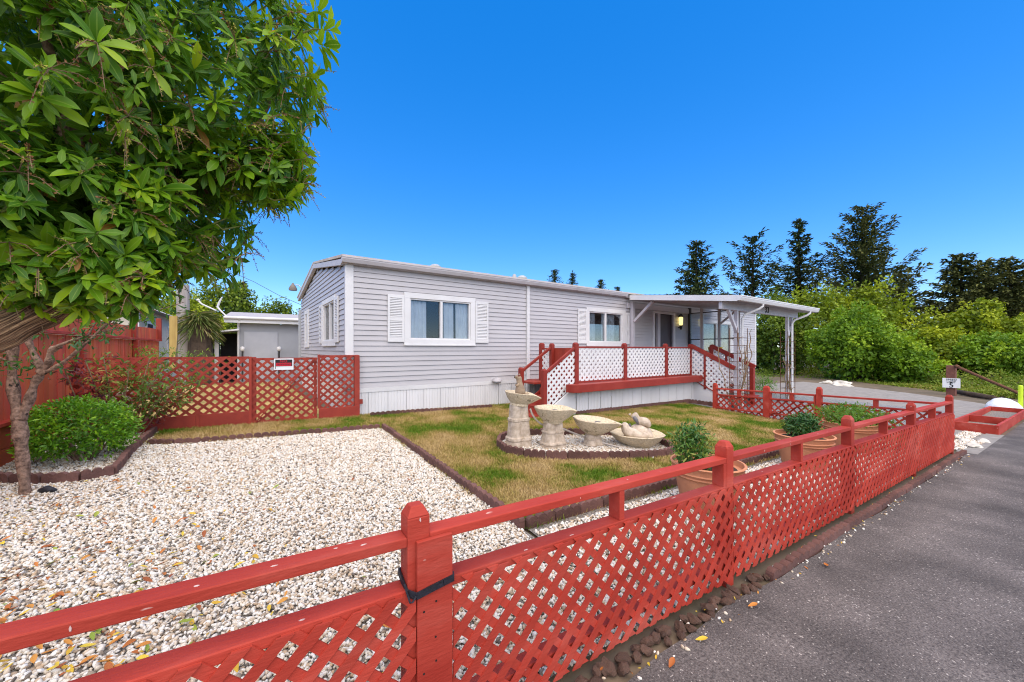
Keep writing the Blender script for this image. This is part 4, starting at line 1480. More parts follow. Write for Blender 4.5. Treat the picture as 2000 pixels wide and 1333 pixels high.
# corrugated cover: ridges show as a fine scalloped edge
mb = MB()
n = 40
v_ = []
for i in range(n + 1):
    vv = PV + (-.24 - PV) * i / n
    v_ += [(PU0 - .02, vv, rz(vv) + .018 + .010 * (i % 2)), (PU1 + .02, vv, rz(vv) + .018 + .010 * (i % 2))]
mb.add(v_, [(2 * i, 2 * i + 1, 2 * i + 3, 2 * i + 2) for i in range(n)])
part(mb, 'roof_cover', M_SHINGLE, porch)
for u in (PU0, PU1):
    mb = MB().hexa([(u - .022, PV, rz(PV) - .145), (u, PV, rz(PV) - .145), (u, -.22, rz(-.22) - .145), (u - .022, -.22, rz(-.22) - .145),
                    (u - .022, PV, rz(PV) + .008), (u, PV, rz(PV) + .008), (u, -.22, rz(-.22) + .008), (u - .022, -.22, rz(-.22) + .008)])
    part(mb, 'fascia', M_WHITE, porch)
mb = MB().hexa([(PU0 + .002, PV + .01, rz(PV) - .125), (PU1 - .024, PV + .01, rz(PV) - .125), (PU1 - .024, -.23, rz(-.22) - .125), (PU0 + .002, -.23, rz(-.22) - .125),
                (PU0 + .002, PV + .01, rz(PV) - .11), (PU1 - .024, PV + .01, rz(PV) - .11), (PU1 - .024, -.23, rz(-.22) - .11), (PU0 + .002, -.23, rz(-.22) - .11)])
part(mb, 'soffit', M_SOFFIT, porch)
zg = rz(PV)
prof = [(.002, zg - .13), (.075, zg - .13), (.105, zg - .06), (.105, zg - .03), (.118, zg - .03), (.118, zg + .0), (.002, zg + .0)]
part(MB().prism([(PU0 - .03, PV - o, z) for o, z in prof], (PU1 - PU0 + .06, 0, 0)), 'gutter', M_WHITE, porch, bevel=.003)
BV = -3.06
zb0, zb1 = 2.70, 2.955
part(MB().box(PU0 + .06, PU1 - .25, BV - .045, BV + .045, zb0, zb1), 'beam', M_PORCH, porch, bevel=.005)
PP = (9.42, 13.35)
PP = (9.55, 13.10)
for u in PP:
    z0 = hg(u, BV)
    part(MB().box(u - .045, u + .045, BV - .045, BV + .045, z0 - .1, zb0 - .001), 'post', M_PORCH, porch, bevel=.005)
    s = -1 if u == PP[0] else 1
    part(MB().bar((u, BV - .02, zb0 - .62), (u + s * .52 if s < 0 else u + .34, BV - .02, zb0 + .0), .07, .075, up=(0, 1, 0)), 'brace', M_PORCH, porch)
    # downspout with its elbow
    du = u + .13
    mb = MB().tube([(du + .27, PV - .05, zg - .12), (du + .27, PV - .05, zg - .19), (du + .22, PV + .02, zg - .26), (du + .04, BV - .16, zb0 - .10), (du, BV - .10, zb0 - .22), (du, BV - .10, hg(du, BV) + .06)], .034, 10)
    part(mb, 'downspout', M_WHITE, porch, smooth=True)
    part(MB().box(du - .045, du + .045, BV - .14, BV - .055, 1.0, 1.03), 'pipe_clip', M_WHITE, porch)
# wall side: ledger, post and brace
part(MB().box(PU0 + .06, PU1 - .05, -.075, -.03, 2.99, 3.16), 'ledger', M_PORCH, porch)
part(MB().box(8.84, 8.95, -.15, -.04, .829, 3.20), 'post', M_PORCH, porch, bevel=.005)
part(MB().bar((8.90, -.17, 2.55), (8.90, -.86, 3.14), .08, .085, up=(1, 0, 0)), 'brace', M_PORCH, porch)
n33 = text_part('33', .26, M_DARKMETAL, porch, (11.42, BV - .052, 2.82), (RAD(90), 0, 0), 'house_number', .006)
# wind screen of glass in dark posts beyond the stairs
ws = thing('wind_screen', 'glass wind screen in dark posts at far end of the deck', 'wind screen', (HC[0], HC[1], 0), HA)
WU = 12.4
for v in (-.08, -.56, -1.20, -1.84):
    part(MB().box(WU - .04, WU + .04, v - .045, v + .045, .829, 3.22 + v * .11), 'post', M_GREYTRIM if v < -.3 else M_DARKMETAL, ws)
for z in (.95, 1.46, 1.98, 2.98):
    part(MB().box(WU - .02, WU + .02, -1.79, -.13, z, z + .035), 'rail', M_DARKMETAL, ws)
for a, b in ((-.515, -.13), (-1.155, -.61), (-1.79, -1.25)):
    part(MB().box(WU - .004, WU + .002, a, b, 2.016, 2.978), 'pane', M_GLASS, ws)
part(MB().bar((WU, -1.24, 2.55), (WU, -1.8, 3.0), .06, .06, up=(1, 0, 0)), 'brace', M_GREYTRIM, ws)
# yellow planter on the stair rail
mb = MB().lathe([(.16, 0), (.19, .05), (.22, .17), (.20, .175), (.15, .12)], (0, 0, 0), 14)
pp = H(11.0, -1.75, .83 + .0)
mb.v = [(x + pp.x, y + pp.y, z + 1.52) for x, y, z in mb.v]
yt = solo(mb, 'planter', M_YELLOW, 'yellow planter standing behind the far stair rail', 'planter', (pp.x, pp.y, 1.52), smooth=True)
mb = MB().lathe([(.10, .83), (.10, .86), (.03, .87), (.03, 1.49), (.13, 1.50), (.13, 1.52)], (pp.x, pp.y, 0), 10)
part(mb, 'pedestal', M_DARKMETAL, yt)
# ------------------------------------------------------------------ four tiered fountain basins
FD = Vector((0.80, -0.46, 0)).normalized()      # direction the water runs, basin to basin
FA = math.atan2(FD.y, FD.x)


def basin(cx, cy, z_rim, r, depth, ped_r, lip, tilt, label, ped=True, gap=0.0, squash=1.0):
    z0 = gz(cx, cy)
    root = thing('fountain_basin', label, 'fountain', (cx, cy, z0), None, 'cascading stone fountain basins')
    zb = z_rim - depth
    T = Matrix.Rotation(tilt, 3, Vector((-FD.y, FD.x, 0)))

    def deform(p, a):
        da = (a - FA + math.pi) % (2 * math.pi) - math.pi
        k = math.exp(-(da / 0.42) ** 2)
        f = max(0.0, (p.z - zb) / depth)
        wob = 1 + .03 * math.sin(a * 3 + cx * 5) + .02 * math.sin(a * 7 + cy)
        s = (1 + lip * k * f) * wob
        q = Vector((p.x * s, p.y * s, p.z - .05 * k * f * (lip > 0)))
        c = Vector((0, 0, zb))
        q = T @ (q - c) + c
        return q
    prof = [(ped_r * .9, zb - .01), (ped_r * 1.1, zb), (r * .55, zb + depth * .16), (r * .80, zb + depth * .50), (r * .95, zb + depth * .85), (r, zb + depth * .97), (r * .985, zb + depth),
            (r * .93, zb + depth * 1.0), (r * .86, zb + depth * .90), (r * .62, zb + depth * .76), (r * .30, zb + depth * .66), (.01, zb + depth * .64)]
    mb = MB().lathe(prof, (cx, cy, 0), 36, deform)
    bowl = part(mb, 'bowl', M_STONE, root, smooth=True)
    if ped:
        h = zb - z0
        cols = [(0, 0)] + [(math.cos(t), math.sin(t)) for t in (FA - 2.2, FA - .1, FA + 1.57, FA + 3.14)]
        for i, (dx, dy) in enumerate(cols):
            rr = ped_r * (.62 if i else .75)
            off = ped_r * (.52 if i else 0)
            pr = []
            for t, k in ((-.1, 1.42), (.04, 1.40), (.16, 1.30), (.19, 1.50), (.24, 1.48), (.27, 1.20), (.62, 1.06), (.64, 1.22), (.69, 1.22), (.71, 1.02), (1.02, .95)):
                pr.append((rr * k, z0 + h * t))
            m2 = MB().lathe(pr, (cx, cy, 0), 16)
            m2.v = [(x + dx * off * (1.45 - .45 * (z - z0) / h), y + dy * off * (1.45 - .45 * (z - z0) / h), z) for x, y, z in m2.v]
            part(m2, 'column', M_STONE2, root, smooth=True)
    return root, bowl


basin(3.33, 4.99, .955, .25, .20, .13, .35, RAD(7), 'tallest stone fountain basin, topped by the brown standing animal statue')
basin(3.80, 4.72, .715, .30, .24, .135, .32, RAD(1.5), 'second tallest stone basin on clustered columns, beside the tallest basin')
basin(4.45, 4.50, .50, .35, .24, .11, .32, RAD(5), 'low stone basin on short columns, between column basin and the floor basin')
basin(5.17, 4.19, .255, .43, .235, .20, .10, RAD(-1), 'stone basin resting on the pebbles, holding the bird statues', ped=False)


def skin_body(name, verts, edges, radii, m, parent, levels=2, off=None):
    me = bpy.data.meshes.new(name)
    o_ = off if off is not None else (ORIG.get(parent) if parent else Vector((0, 0, 0)))
    me.from_pydata([tuple(Vector(v) - o_) for v in verts], edges, [])
    o = bpy.data.objects.new(name, me)
    COL.objects.link(o)
    if parent:
        o.parent = parent
        ORIG[o] = ORIG.get(parent)
    sk = o.modifiers.new('skin', 'SKIN')
    for i, r in enumerate(radii):
        r = r if hasattr(r, '__len__') else (r, r)
        me.skin_vertices[0].data[i].radius = r
    me.skin_vertices[0].data[0].use_root = True
    sk.use_smooth_shade = True
    sb = o.modifiers.new('sub', 'SUBSURF')
    sb.levels = sb.render_levels = levels
    dg = bpy.context.evaluated_depsgraph_get()
    me2 = bpy.data.meshes.new_from_object(o.evaluated_get(dg))
    me2.materials.clear()
    me2.materials.append(m)
    me2.polygons.foreach_set('use_smooth', [True] * len(me2.polygons))
    o.modifiers.clear()
    o.data = me2
    return o


# brown animal standing upright on the top basin
ox, oy, oz = 3.345, 4.975, .885
X = lambda a, b, c: (ox + a * FD.x - b * FD.y, oy + a * FD.y + b * FD.x, oz + c)
ot = thing('animal_statue', 'small brown stone animal statue standing upright on the tallest basin', 'statue', (ox, oy, oz))
skin_body('body', [X(.005, 0, .03), X(.005, 0, .085), X(0, 0, .145), X(-.008, 0, .20), X(-.012, 0, .245), X(-.016, 0, .285), X(-.030, 0, .318)],
          [(i, i + 1) for i in range(6)], [.085, .092, .074, .056, .044, .052, .050], M_OTTER, ot)
for s_ in (-1, 1):
    part(MB().tube([X(-.015, .045 * s_, .205), X(-.050, .050 * s_, .175), X(-.072, .018 * s_, .185)], [.022, .018, .012], 10), 'foreleg', M_OTTER, ot, smooth='all')
    part(MB().tube([X(-.010, .055 * s_, .03), X(-.055, .055 * s_, .02), X(-.085, .05 * s_, .012)], [.030, .024, .014], 10), 'hind_foot', M_OTTER, ot, smooth='all')
    part(MB().tube([X(-.010, .030 * s_, .340), X(-.006, .034 * s_, .358)], [.014, .007], 8), 'ear', M_OTTER, ot, smooth='all')
part(MB().tube([X(-.035, 0, .312), X(-.062, 0, .306), X(-.082, 0, .304)], [.036, .027, .016], 10), 'muzzle', M_OTTER, ot, smooth='all')
part(MB().tube([X(.06, 0, .04), X(.10, 0, .03), X(.13, 0, .06)], [.034, .028, .014], 10), 'tail', M_OTTER, ot, smooth='all')
part(MB().tube([X(-.094, 0, .308), X(-.078, 0, .308)], .013, 8), 'nose', M_SIGNK, ot, smooth=True)

# bird statues in the floor basin
bx_, by_, bz_ = 5.12, 4.25, .20
B = lambda a, b, c: (bx_ + a * .8414 - b * -.5404, by_ + a * -.5404 + b * .8414, bz_ + c)   # a: across the view, b: away
mb = MB()
bm = bmesh.new()
bmesh.ops.create_icosphere(bm, subdivisions=3, radius=1.0)
vs_ = []
for v in bm.verts:
    d = v.co
    r = 1 + .07 * math.sin(d.x * 6) * math.cos(d.y * 5 + d.z * 4)
    vs_.append(B(.10 + d.x * .24 * r, .02 + d.y * .17 * r, .0 + max(d.z, -.2) * .20 * r * (1 - .35 * abs(d.x))))
fs_ = [tuple(v.index for v in f.verts) for f in bm.faces]
bm.free()
mb.add(vs_, fs_)
solo(mb, 'stone_mound', M_STONE2, 'pale stone mound rising inside the floor basin', 'rock', B(0.1, 0, 0), smooth='all')
sw = thing('bird_statue', 'pale stone bird statue curled with raised tail in the floor basin', 'statue', B(-.1, -.08, .02), None, 'stone bird statues')
skin_body('body', [B(-.14, -.1, .235), B(-.165, -.1, .19), B(-.15, -.11, .11), B(-.07, -.13, .05), B(.04, -.14, .03), B(.15, -.14, .02), B(.22, -.13, .02)],
          [(i, i + 1) for i in range(6)], [.04, .07, .095, .11, .10, .065, .03], M_STONE2, sw)
part(MB().bar(B(-.10, -.12, .215), B(-.075, -.13, .17), .02, .03), 'beak', M_GREYSTONE, sw)
bd2 = thing('bird_statue', 'pale stone bird statue with raised round head and grey throat on the mound', 'statue', B(.1, .02, .2), None, 'stone bird statues')
skin_body('body', [B(.0, .0, .355), B(.035, .0, .325), B(.06, .0, .27), B(.12, .01, .235), B(.20, .01, .225), B(.26, .01, .18), B(.275, .01, .12)],
          [(i, i + 1) for i in range(6)], [.066, .066, .058, .078, .09, .07, .03], M_STONE2, bd2)
part(MB().tube([B(.012, -.03, .325), B(.04, -.04, .26), B(.075, -.04, .195)], [.032, .034, .016], 10), 'throat', M_GREYSTONE, bd2, smooth='all')
part(MB().tube([B(-.07, -.005, .345), B(-.04, -.005, .35)], [.010, .022], 8), 'beak', M_STONE2, bd2, smooth=True)
# hose looping from basin to basin
hp = [(3.46, 4.86, .70), (3.50, 4.86, .60), (3.58, 4.84, .50), (3.70, 4.86, .42), (3.88, 4.86, .38), (4.05, 4.80, .34), (4.25, 4.66, .24), (4.55, 4.42, .12), (4.72, 4.16, .07), (4.90, 3.92, .05), (5.10, 3.78, .04), (5.22, 3.74, .035)]
hp = smooth_path(hp, 2)
solo(MB().tube(hp, .015, 8), 'hose', M_HOSE, 'beige hose looping past the fountain basins onto the pebbles', 'hose', hp[0], smooth='all')
# little dark figures lying in two basins
for (x, y, z, lab) in ((3.80, 4.70, .66, 'small dark stick lying in the second tallest basin'), (4.50, 4.46, .44, 'small dark stick lying in the low basin on short columns')):
    mb = MB().tube([(x - .06, y + .02, z), (x, y, z + .018), (x + .05, y - .03, z + .012)], .009, 6).tube([(x, y, z + .018), (x + .02, y + .05, z + .01)], .006, 6)
    solo(mb, 'twig', M_GREYSTONE, lab, 'twig', (x, y, z), smooth=True)

# ------------------------------------------------------------------ leaves
LEAF_T = [(0, .035), (.18, .09), (.42, .150), (.66, .165), (.86, .105), (1.0, .006)]


def leaf_geo(L_, w=1.0, curl=.22, fold=.30, T=None):
    vs, fs = [], []
    T = T or LEAF_T
    for t, h in T:
        z = -curl * t * t * L_
        hw = h * L_ * w
        vs += [(t * L_, -hw, z + fold * hw), (t * L_, 0, z), (t * L_, hw, z + fold * hw)]
    for i in range(len(T) - 1):
        a = i * 3
        fs += [(a, a + 3, a + 4, a + 1), (a + 1, a + 4, a + 5, a + 2)]
    return vs, fs


def frame(d, up):
    d = d.normalized()
    s = up.cross(d)
    if s.length < 1e-4:
        s = Vector((1, 0, 0)).cross(d)
    s.normalize()
    return Matrix((d, s, d.cross(s))).transposed()


def leaf_cloud(name, leaves, m, root, kind=None, smooth=True, quads=False):
    """leaves: list of (pos, dir, up, length, width, tint). One joined mesh with a per-leaf tint."""
    if quads:
        base = np.array([(0, 0, 0), (.5, -.5, .10), (1, 0, -.08), (.5, .5, .10)], float)
        faces = np.array([(0, 1, 2, 3)])
    else:
        v, f = leaf_geo(1.0, T=[(0, .04), (.30, .125), (.70, .160), (1.0, .012)])
        base = np.array(v)
        faces = np.array(f)
    n = len(leaves)
    nb = len(base)
    V = np.zeros((n, nb, 3))
    tint = np.zeros((n, nb))
    off = ORIG.get(root)
    off = off if off is not None else Vector((0, 0, 0))
    for i, (p, d, u, L_, w, t) in enumerate(leaves):
        R_ = np.array(frame(d, u))
        b = base * np.array([L_, L_ * w, L_])
        V[i] = b @ R_.T + np.array(p - off)
        tint[i] = t
    F = (faces[None] + (np.arange(n) * nb)[:, None, None]).reshape(-1, 4)
    me = bpy.data.meshes.new(name)
    me.vertices.add(n * nb)
    me.vertices.foreach_set('co', V.reshape(-1))
    nf = len(F)
    me.loops.add(nf * 4)
    me.loops.foreach_set('vertex_index', F.reshape(-1).astype(np.int32))
    me.polygons.add(nf)
    me.polygons.foreach_set('loop_start', np.arange(0, nf * 4, 4, dtype=np.int32))
    me.polygons.foreach_set('use_smooth', [smooth] * nf)
    me.update(calc_edges=True)
    at = me.attributes.new('tint', 'FLOAT', 'POINT')
    at.data.foreach_set('value', np.clip(tint, 0, 1).reshape(-1).astype(np.float32))
    if not quads:
        ar = me.attributes.new('rib', 'FLOAT', 'POINT')
        ar.data.foreach_set('value', np.tile(np.array([0., 1., 0.] * (nb // 3)), n).astype(np.float32))
    o = put(name, me, m, root)
    if kind:
        o['kind'] = kind
    return o


def rvec():
    while True:
        v = Vector((rng.uniform(-1, 1), rng.uniform(-1, 1), rng.uniform(-1, 1)))
        if .05 < v.length < 1:
            return v.normalized()


def blob_leaves(c, rad, n, L_, w=.5, tint=(0.1, .95), shell=.55, up=.5, low=-.9):
    """leaves spread through an ellipsoid, denser towards its surface, facing out and up"""
    out = []
    for _ in range(n):
        d = rvec()
        if d.z < low:
            d.z = -d.z
        r = shell + (1 - shell) * rng.random() ** .6
        p = Vector((c[0] + d.x * rad[0] * r, c[1] + d.y * rad[1] * r, c[2] + d.z * rad[2] * r))
        dr = (d * .8 + rvec() * .9 + Vector((0, 0, -.15))).normalized()
        u = (d + Vector((0, 0, up)) + rvec() * .5)
        t = rng.uniform(*tint)
        out.append((p, dr, u, L_ * rng.uniform(.7, 1.25), w, t))
    return out


# ------------------------------------------------------------------ terracotta pots and their roses
def pot(cx, cy, zr, r, label):
    z0 = gz(cx, cy)
    h = zr - z0
    root = thing('terracotta_pot', label, 'plant pot', (cx, cy, z0), None, 'terracotta pots along the front fence')
    pr = [(r * .62, z0 - .0), (r * .70, z0 + h * .10), (r * .86, z0 + h * .70), (r * .90, z0 + h * .72), (r * .93, z0 + h * .745), (r * .90, z0 + h * .77), (r * .92, z0 + h * .80),
          (r * .96, z0 + h * .825), (r * .93, z0 + h * .85), (r * .95, z0 + h * .95), (r * 1.0, z0 + h * .985), (r * .985, z0 + h), (r * .93, z0 + h), (r * .90, z0 + h * .88), (.02, z0 + h * .86)]
    part(MB().lathe(pr, (cx, cy, 0), 40), 'body', M_TERRA, root, smooth=True)
    part(MB().lathe([(r * .895, zr - h * .14), (r * .6, zr - h * .10), (.02, zr - h * .085)], (cx, cy, 0), 24), 'soil', M_SOIL, root, smooth=True)
    return root


pot(3.90, 2.27, .45, .365, 'terracotta pot with small rose beside the second fence post')
pot(6.52, 2.36, .405, .37, 'terracotta pot holding the dark green bush, middle one of three')
pot(8.52, 2.40, .375, .40, 'terracotta pot with the wide spreading plant, nearest the corner post')


def rose(cx, cy, z, rx, h, n, L_, label, m, tint, nst=6, spread=1.0, flat=.6):
    root = thing('rose_bush', label, 'plant', (cx, cy, z), None, 'plants in terracotta pots')
    leaves = []
    for k in range(nst):
        a = k * 2.4 + rng.random()
        tip = Vector((cx + math.cos(a) * rx * .8, cy + math.sin(a) * rx * .8, z + h * rng.uniform(.7, 1.0)))
        b = Vector((cx + math.cos(a) * .04, cy + math.sin(a) * .04, z - .02))
        mid = b.lerp(tip, .5) + Vector((0, 0, h * .12))
        part(MB().tube([b, mid, tip], [.008, .006, .004], 6), 'stem', M_STEM, root)
    for k in range(int(n / 24)):
        d = rvec()
        c = Vector((cx + d.x * rx * rng.uniform(.3, 1) * .85, cy + d.y * rx * rng.uniform(.3, 1) * .85, z + h * .5 + d.z * h * .45))
        t0 = rng.uniform(*tint)
        for q in blob_leaves(c, (rx * .32, rx * .32, h * .22), 24, L_, .9, (t0 - .2, t0 + .2), .2):
            leaves.append(q)
    leaf_cloud('foliage', leaves, m, root, 'stuff')
    return root


rose(3.72, 2.33, .40, .26, .42, 1900, .050, 'small rose bush with yellowish tips in the pot by the second post', M_ROSE, (.35, 1.0))
rose(6.60, 2.38, .35, .28, .30, 2000, .055, 'dense dark green rose bush in the middle terracotta pot', M_ROSE, (.05, .7))
rose(8.62, 2.42, .32, .66, .30, 1700, .072, 'wide loose plant spilling over the pot nearest the corner post', M_LIGHTLEAF, (.1, .75), nst=9)
wd = thing('weed_clump', 'bright green weed clump growing behind the fence near the corner', 'plant', (9.3, 1.95, gz(9.3, 1.95)))
leaf_cloud('foliage', blob_leaves((9.3, 1.95, gz(9.3, 1.95) + .22), (.45, .25, .28), 420, .06, .8, (.0, .6), .2), M_LIGHTLEAF, wd, 'stuff')

# ------------------------------------------------------------------ wire trellises with bare climbing canes on the porch posts
def trellis(u, v, w, h, label, label2):
    b = H(u, v)
    z0 = gz(b.x, b.y)
    root = thing('trellis', label, 'trellis', (b.x, b.y, z0), None, 'wire trellises at the porch posts')
    cs = [(u - w, v - .10), (u + w, v - .10), (u + w * .9, v + .12), (u - w * .9, v + .12)]
    for a, c in cs:
        part(MB().tube([H(a, c, z0), H(a, c, z0 + h)], .009, 6), 'upright', M_RUST, root)
    for k in range(1, int(h / .22)):
        z = z0 + k * .22
        pts = [H(a, c, z) for a, c in cs]
        part(MB().tube(pts + [pts[0]], .006, 5), 'rung', M_RUST, root)
    cane = thing('climbing_plant', label2, 'climber', (b.x, b.y, z0), None, 'bare climbers on the porch trellises')
    lv = []
    for k in range(7):
        p = Vector(H(u + rng.uniform(-w, w), v + rng.uniform(-.15, .1), z0))
        pts = [p]
        q = p.copy()
        n = rng.randint(6, 11)
        for i in range(n):
            q = q + Vector((rng.uniform(-.12, .12), rng.uniform(-.07, .07), h * .085))
            pts.append(q.copy())
            if rng.random() < .6:
                e = q + Vector((rng.uniform(-.25, .25), rng.uniform(-.12, .12), rng.uniform(.02, .14)))
                part(MB().tube([q, q.lerp(e, .5) + Vector((0, 0, .02)), e], [.007, .005, .003], 5), 'twig', M_CANE, cane)
                if rng.random() < .3:
                    lv += blob_leaves(e, (.05, .05, .05), 3, .05, .8, (.3, 1), 0)
        part(MB().tube(smooth_path([tuple(x) for x in pts], 1), .012, 6), 'cane', M_CANE, cane)
    leaf_cloud('foliage', lv, M_LIGHTLEAF, cane, 'stuff')


trellis(9.60, -3.10, .30, 2.25, 'rusty wire trellis round the porch post nearest the deck', 'bare thorny climber on the trellis nearest the deck')
trellis(13.05, -3.10, .30, 2.30, 'rusty wire trellis round the outer porch post by the drive', 'bare thorny climber on the outer porch trellis')

# ------------------------------------------------------------------ raised beds, boulder, marker post, sign and barrier along the road
rb = thing('raised_bed', 'red timber raised bed frame in three sections beside the road', 'raised bed', (13.6, 1.4, -.28))
zb_ = lambda x: zf(x) - .03
X0, X1, Y0, Y1, HH = 13.55, 19.2, 1.30, 1.97, .235
for nm, y in (('side_board', Y0), ('side_board', Y1)):
    mb = MB().hexa([(X0, y - .025, zb_(X0) - .05), (X1, y - .025, zb_(X1) - .05), (X1, y + .025, zb_(X1) - .05), (X0, y + .025, zb_(X0) - .05),
                    (X0, y - .025, zb_(X0) + HH), (X1, y - .025, zb_(X1) + HH), (X1, y + .025, zb_(X1) + HH), (X0, y + .025, zb_(X0) + HH)])
    part(mb, nm, M_RED, rb, bevel=.005)
for x in (X0 + .03, X0 + 2.05, X1 - .03):
    part(MB().box(x - .025, x + .025, Y0 + .026, Y1 - .026, zb_(x) - .05, zb_(x) + HH - .004), 'cross_board', M_RED, rb, bevel=.005)
part(MB().box(X0 + .06, X0 + 2.0, Y0 + .026, Y1 - .026, zb_(15) - .1, zb_(15) + .05), 'filling', M_GRAVBASE, rb)
part(MB().box(X0 + 2.1, X1 - .06, Y0 + .026, Y1 - .026, zb_(17) - .1, zb_(17) + .06), 'filling', M_GRAVBASE, rb)


def rock(name, c, s, m, label, cat, seed, amp=.22, group=None, sub=4):
    bm = bmesh.new()
    bmesh.ops.create_icosphere(bm, subdivisions=sub, radius=1.0)
    mb = MB()
    for v in bm.verts:
        d = v.co.normalized()
        sv = Vector((seed, seed * 2, -seed))
        r = 1 + amp * 2.2 * noise.noise(d * 1.3 + sv) + amp * .9 * noise.noise(d * 3.1 + sv) + amp * .35 * noise.noise(d * 8 + sv)
        mb.v.append((c[0] + d.x * s[0] * r, c[1] + d.y * s[1] * r, c[2] + d.z * s[2] * r))
    mb.f = [tuple(v.index for v in f.verts) for f in bm.faces]
    bm.free()
    return solo(mb, name, m, label, cat, c, group, smooth='all')


rock('covered_mound', (20.75, 1.85, -.38), (.46, .40, .36), M_TARP, 'mound under a white sheet behind the red raised bed', 'covered mound', 2.0, .05, sub=4)
rock('boulder', (26.0, 7.7, -.24), (.55, .4, .18), M_BOULDER, 'long pale boulder lying at the far edge of the drive', 'boulder', 4.1)
rock('boulder', (25.7, 8.2, -.26), (.36, .3, .16), M_BOULDER, 'smaller pale boulder tucked beside the long boulder', 'boulder', 1.3)
rock('boulder', (24.9, 7.35, -.28), (.62, .42, .11), M_BOULDER, 'flat white slab of rock in front of the long boulder', 'boulder', 6.3)
for x, y, s, sd_, lab_ in ((11.3, 1.36, .13, 1, 'largest pale flat stone on the path by the fence corner'), (12.1, 1.33, .10, 2, 'pale flat stone on the path nearest the raised bed'), (11.8, 1.55, .09, 5, 'smallest pale flat stone on the path, set back from the road')):
    rock('kerb_stone', (x, y, gz(x, y) + .01), (s * 1.6, s * .8, s * .42), M_BOULDER, lab_, 'stone', sd_, group='pale stones at the path')
mp_ = thing('marker_post', 'lime green marker post standing behind the raised bed', 'marker post', (20.9, 1.52, -.4))
part(MB().tube([(20.9, 1.52, -.45), (20.9, 1.52, .40)], .055, 14), 'tube', M_HIVIS, mp_, smooth=True)
part(MB().lathe([(.056, .40), (.05, .43), (.01, .445)], (20.9, 1.52, 0), 14), 'cap', M_HIVIS, mp_, smooth=True)

spx, spy = 25.5, 3.70
st = thing('speed_sign', 'white speed limit 5 sign on a red brown timber post', 'sign', (spx, spy, gz(spx, spy)))
fc = Vector((-spx, -spy, 0)).normalized()
sdv = Vector((-fc.y, fc.x, 0))
c = Vector((spx, spy, 0))
part(MB().box(spx - .14, spx + .14, spy - .14, spy + .14, -.75, .90), 'post', mat('red_brown_post', (.22, .09, .06), (.15, .06, .045), scale=6, rough=.85, bump=.4), st, bevel=.01)
a = c + fc * .23 + Vector((0, 0, .14))
yaw = math.atan2(fc.y, fc.x) + math.pi / 2
mb = MB()
for o0, o1 in ((0, .02),):
    vs = [a + sdv * s * .26 + fc * o + Vector((0, 0, z)) for z in (-.21, .21) for s, o in ((-1, o0), (1, o0), (1, o1), (-1, o1))]
    mb.hexa(vs)
part(mb, 'plate', M_SIGNW, st)
ta = a + fc * .026
text_part('SPEED', .115, M_SIGNK, st, ta + Vector((0, 0, .145)), (RAD(90), 0, yaw))
text_part('LIMIT', .115, M_SIGNK, st, ta + Vector((0, 0, .035)), (RAD(90), 0, yaw))
text_part('5', .30, M_SIGNK, st, ta + Vector((0, 0, -.10)), (RAD(90), 0, yaw), depth=.004)
pr_ = thing('barrier_pipe', 'rusty pipe sloping from the sign post down to the weeds', 'pipe', (25.3, 3.6, .8))
part(MB().tube([(25.3, 3.5, .86), (24.6, 2.6, .38), (23.6, 1.25, -.33)], .055, 10), 'pipe', M_RUST, pr_, smooth=True)
part(MB().tube([(25.34, 3.54, .89), (25.26, 3.45, .83)], .075, 10), 'collar', M_RUST, pr_, smooth=True)
solo(MB().tube([(26.6, 3.85, -.30), (25.6, 3.1, -.33), (24.9, 2.45, -.36)], [.10, .11, .09], 10), 'fallen_log', M_BARK_DARK, 'dark fallen log lying in weeds below the rusty pipe', 'log', (25.6, 3.1, -.33), smooth='all')
solo(MB().tube([(-1.86, 5.60, gz(-1.8, 5.6) + .03), (-1.80, 5.56, gz(-1.8, 5.6) + .045), (-1.73, 5.53, gz(-1.8, 5.6) + .03)], [.02, .035, .015], 8), 'black_rag', M_BLACK, 'crumpled black rag on the gravel beside the small trunk', 'rag', (-1.8, 5.56, gz(-1.8, 5.6)), smooth='all')

# ------------------------------------------------------------------ behind the yard: shed, neighbour, poles, lamp, antenna
shd = thing('shed', 'grey shed with white gutter, closed door and dark side porch', 'shed', (0, 17.9, .4))
part(MB().box(-.95, 1.9, 17.9, 20.5, .2, 2.62), 'wall', M_SHED, shd)
part(MB().box(-.74, .36, 17.865, 17.899, .45, 2.30), 'door', mat('shed_door_paint', (.43, .44, .48), (.38, .39, .43), scale=2, rough=.6), shd, bevel=.004)
part(MB().box(-1.33, 2.1, 17.55, 17.58, 2.62, 2.78), 'fascia', M_WHITE, shd)
part(MB().tube([(-1.34, 17.50, 2.80), (2.1, 17.50, 2.80)], .055, 10), 'gutter', M_WHITE, shd, smooth=True)
part(MB().hexa([(-1.33, 17.55, 2.80), (2.1, 17.55, 2.80), (2.1, 20.6, 3.05), (-1.33, 20.6, 3.05), (-1.33, 17.55, 2.85), (2.1, 17.55, 2.85), (2.1, 20.6, 3.25), (-1.33, 20.6, 3.25)]), 'roof', M_SHINGLE, shd)
part(MB().box(-1.32, 2.09, 17.585, 17.9, 2.63, 2.66), 'soffit', M_WHITE, shd)
part(MB().tube([(-.86, 17.52, 2.76), (-.90, 17.6, 2.66), (-.92, 17.86, 2.5), (-.92, 17.86, .4)], .04, 8), 'downspout', M_WHITE, shd, smooth=True)
part(MB().hexa([(-1.72, 17.6, 2.22), (-.88, 17.6, 2.34), (-.88, 19, 2.34), (-1.72, 19, 2.22), (-1.72, 17.6, 2.27), (-.88, 17.6, 2.40), (-.88, 19, 2.40), (-1.72, 19, 2.27)]), 'porch_roof', M_WHITE, shd)
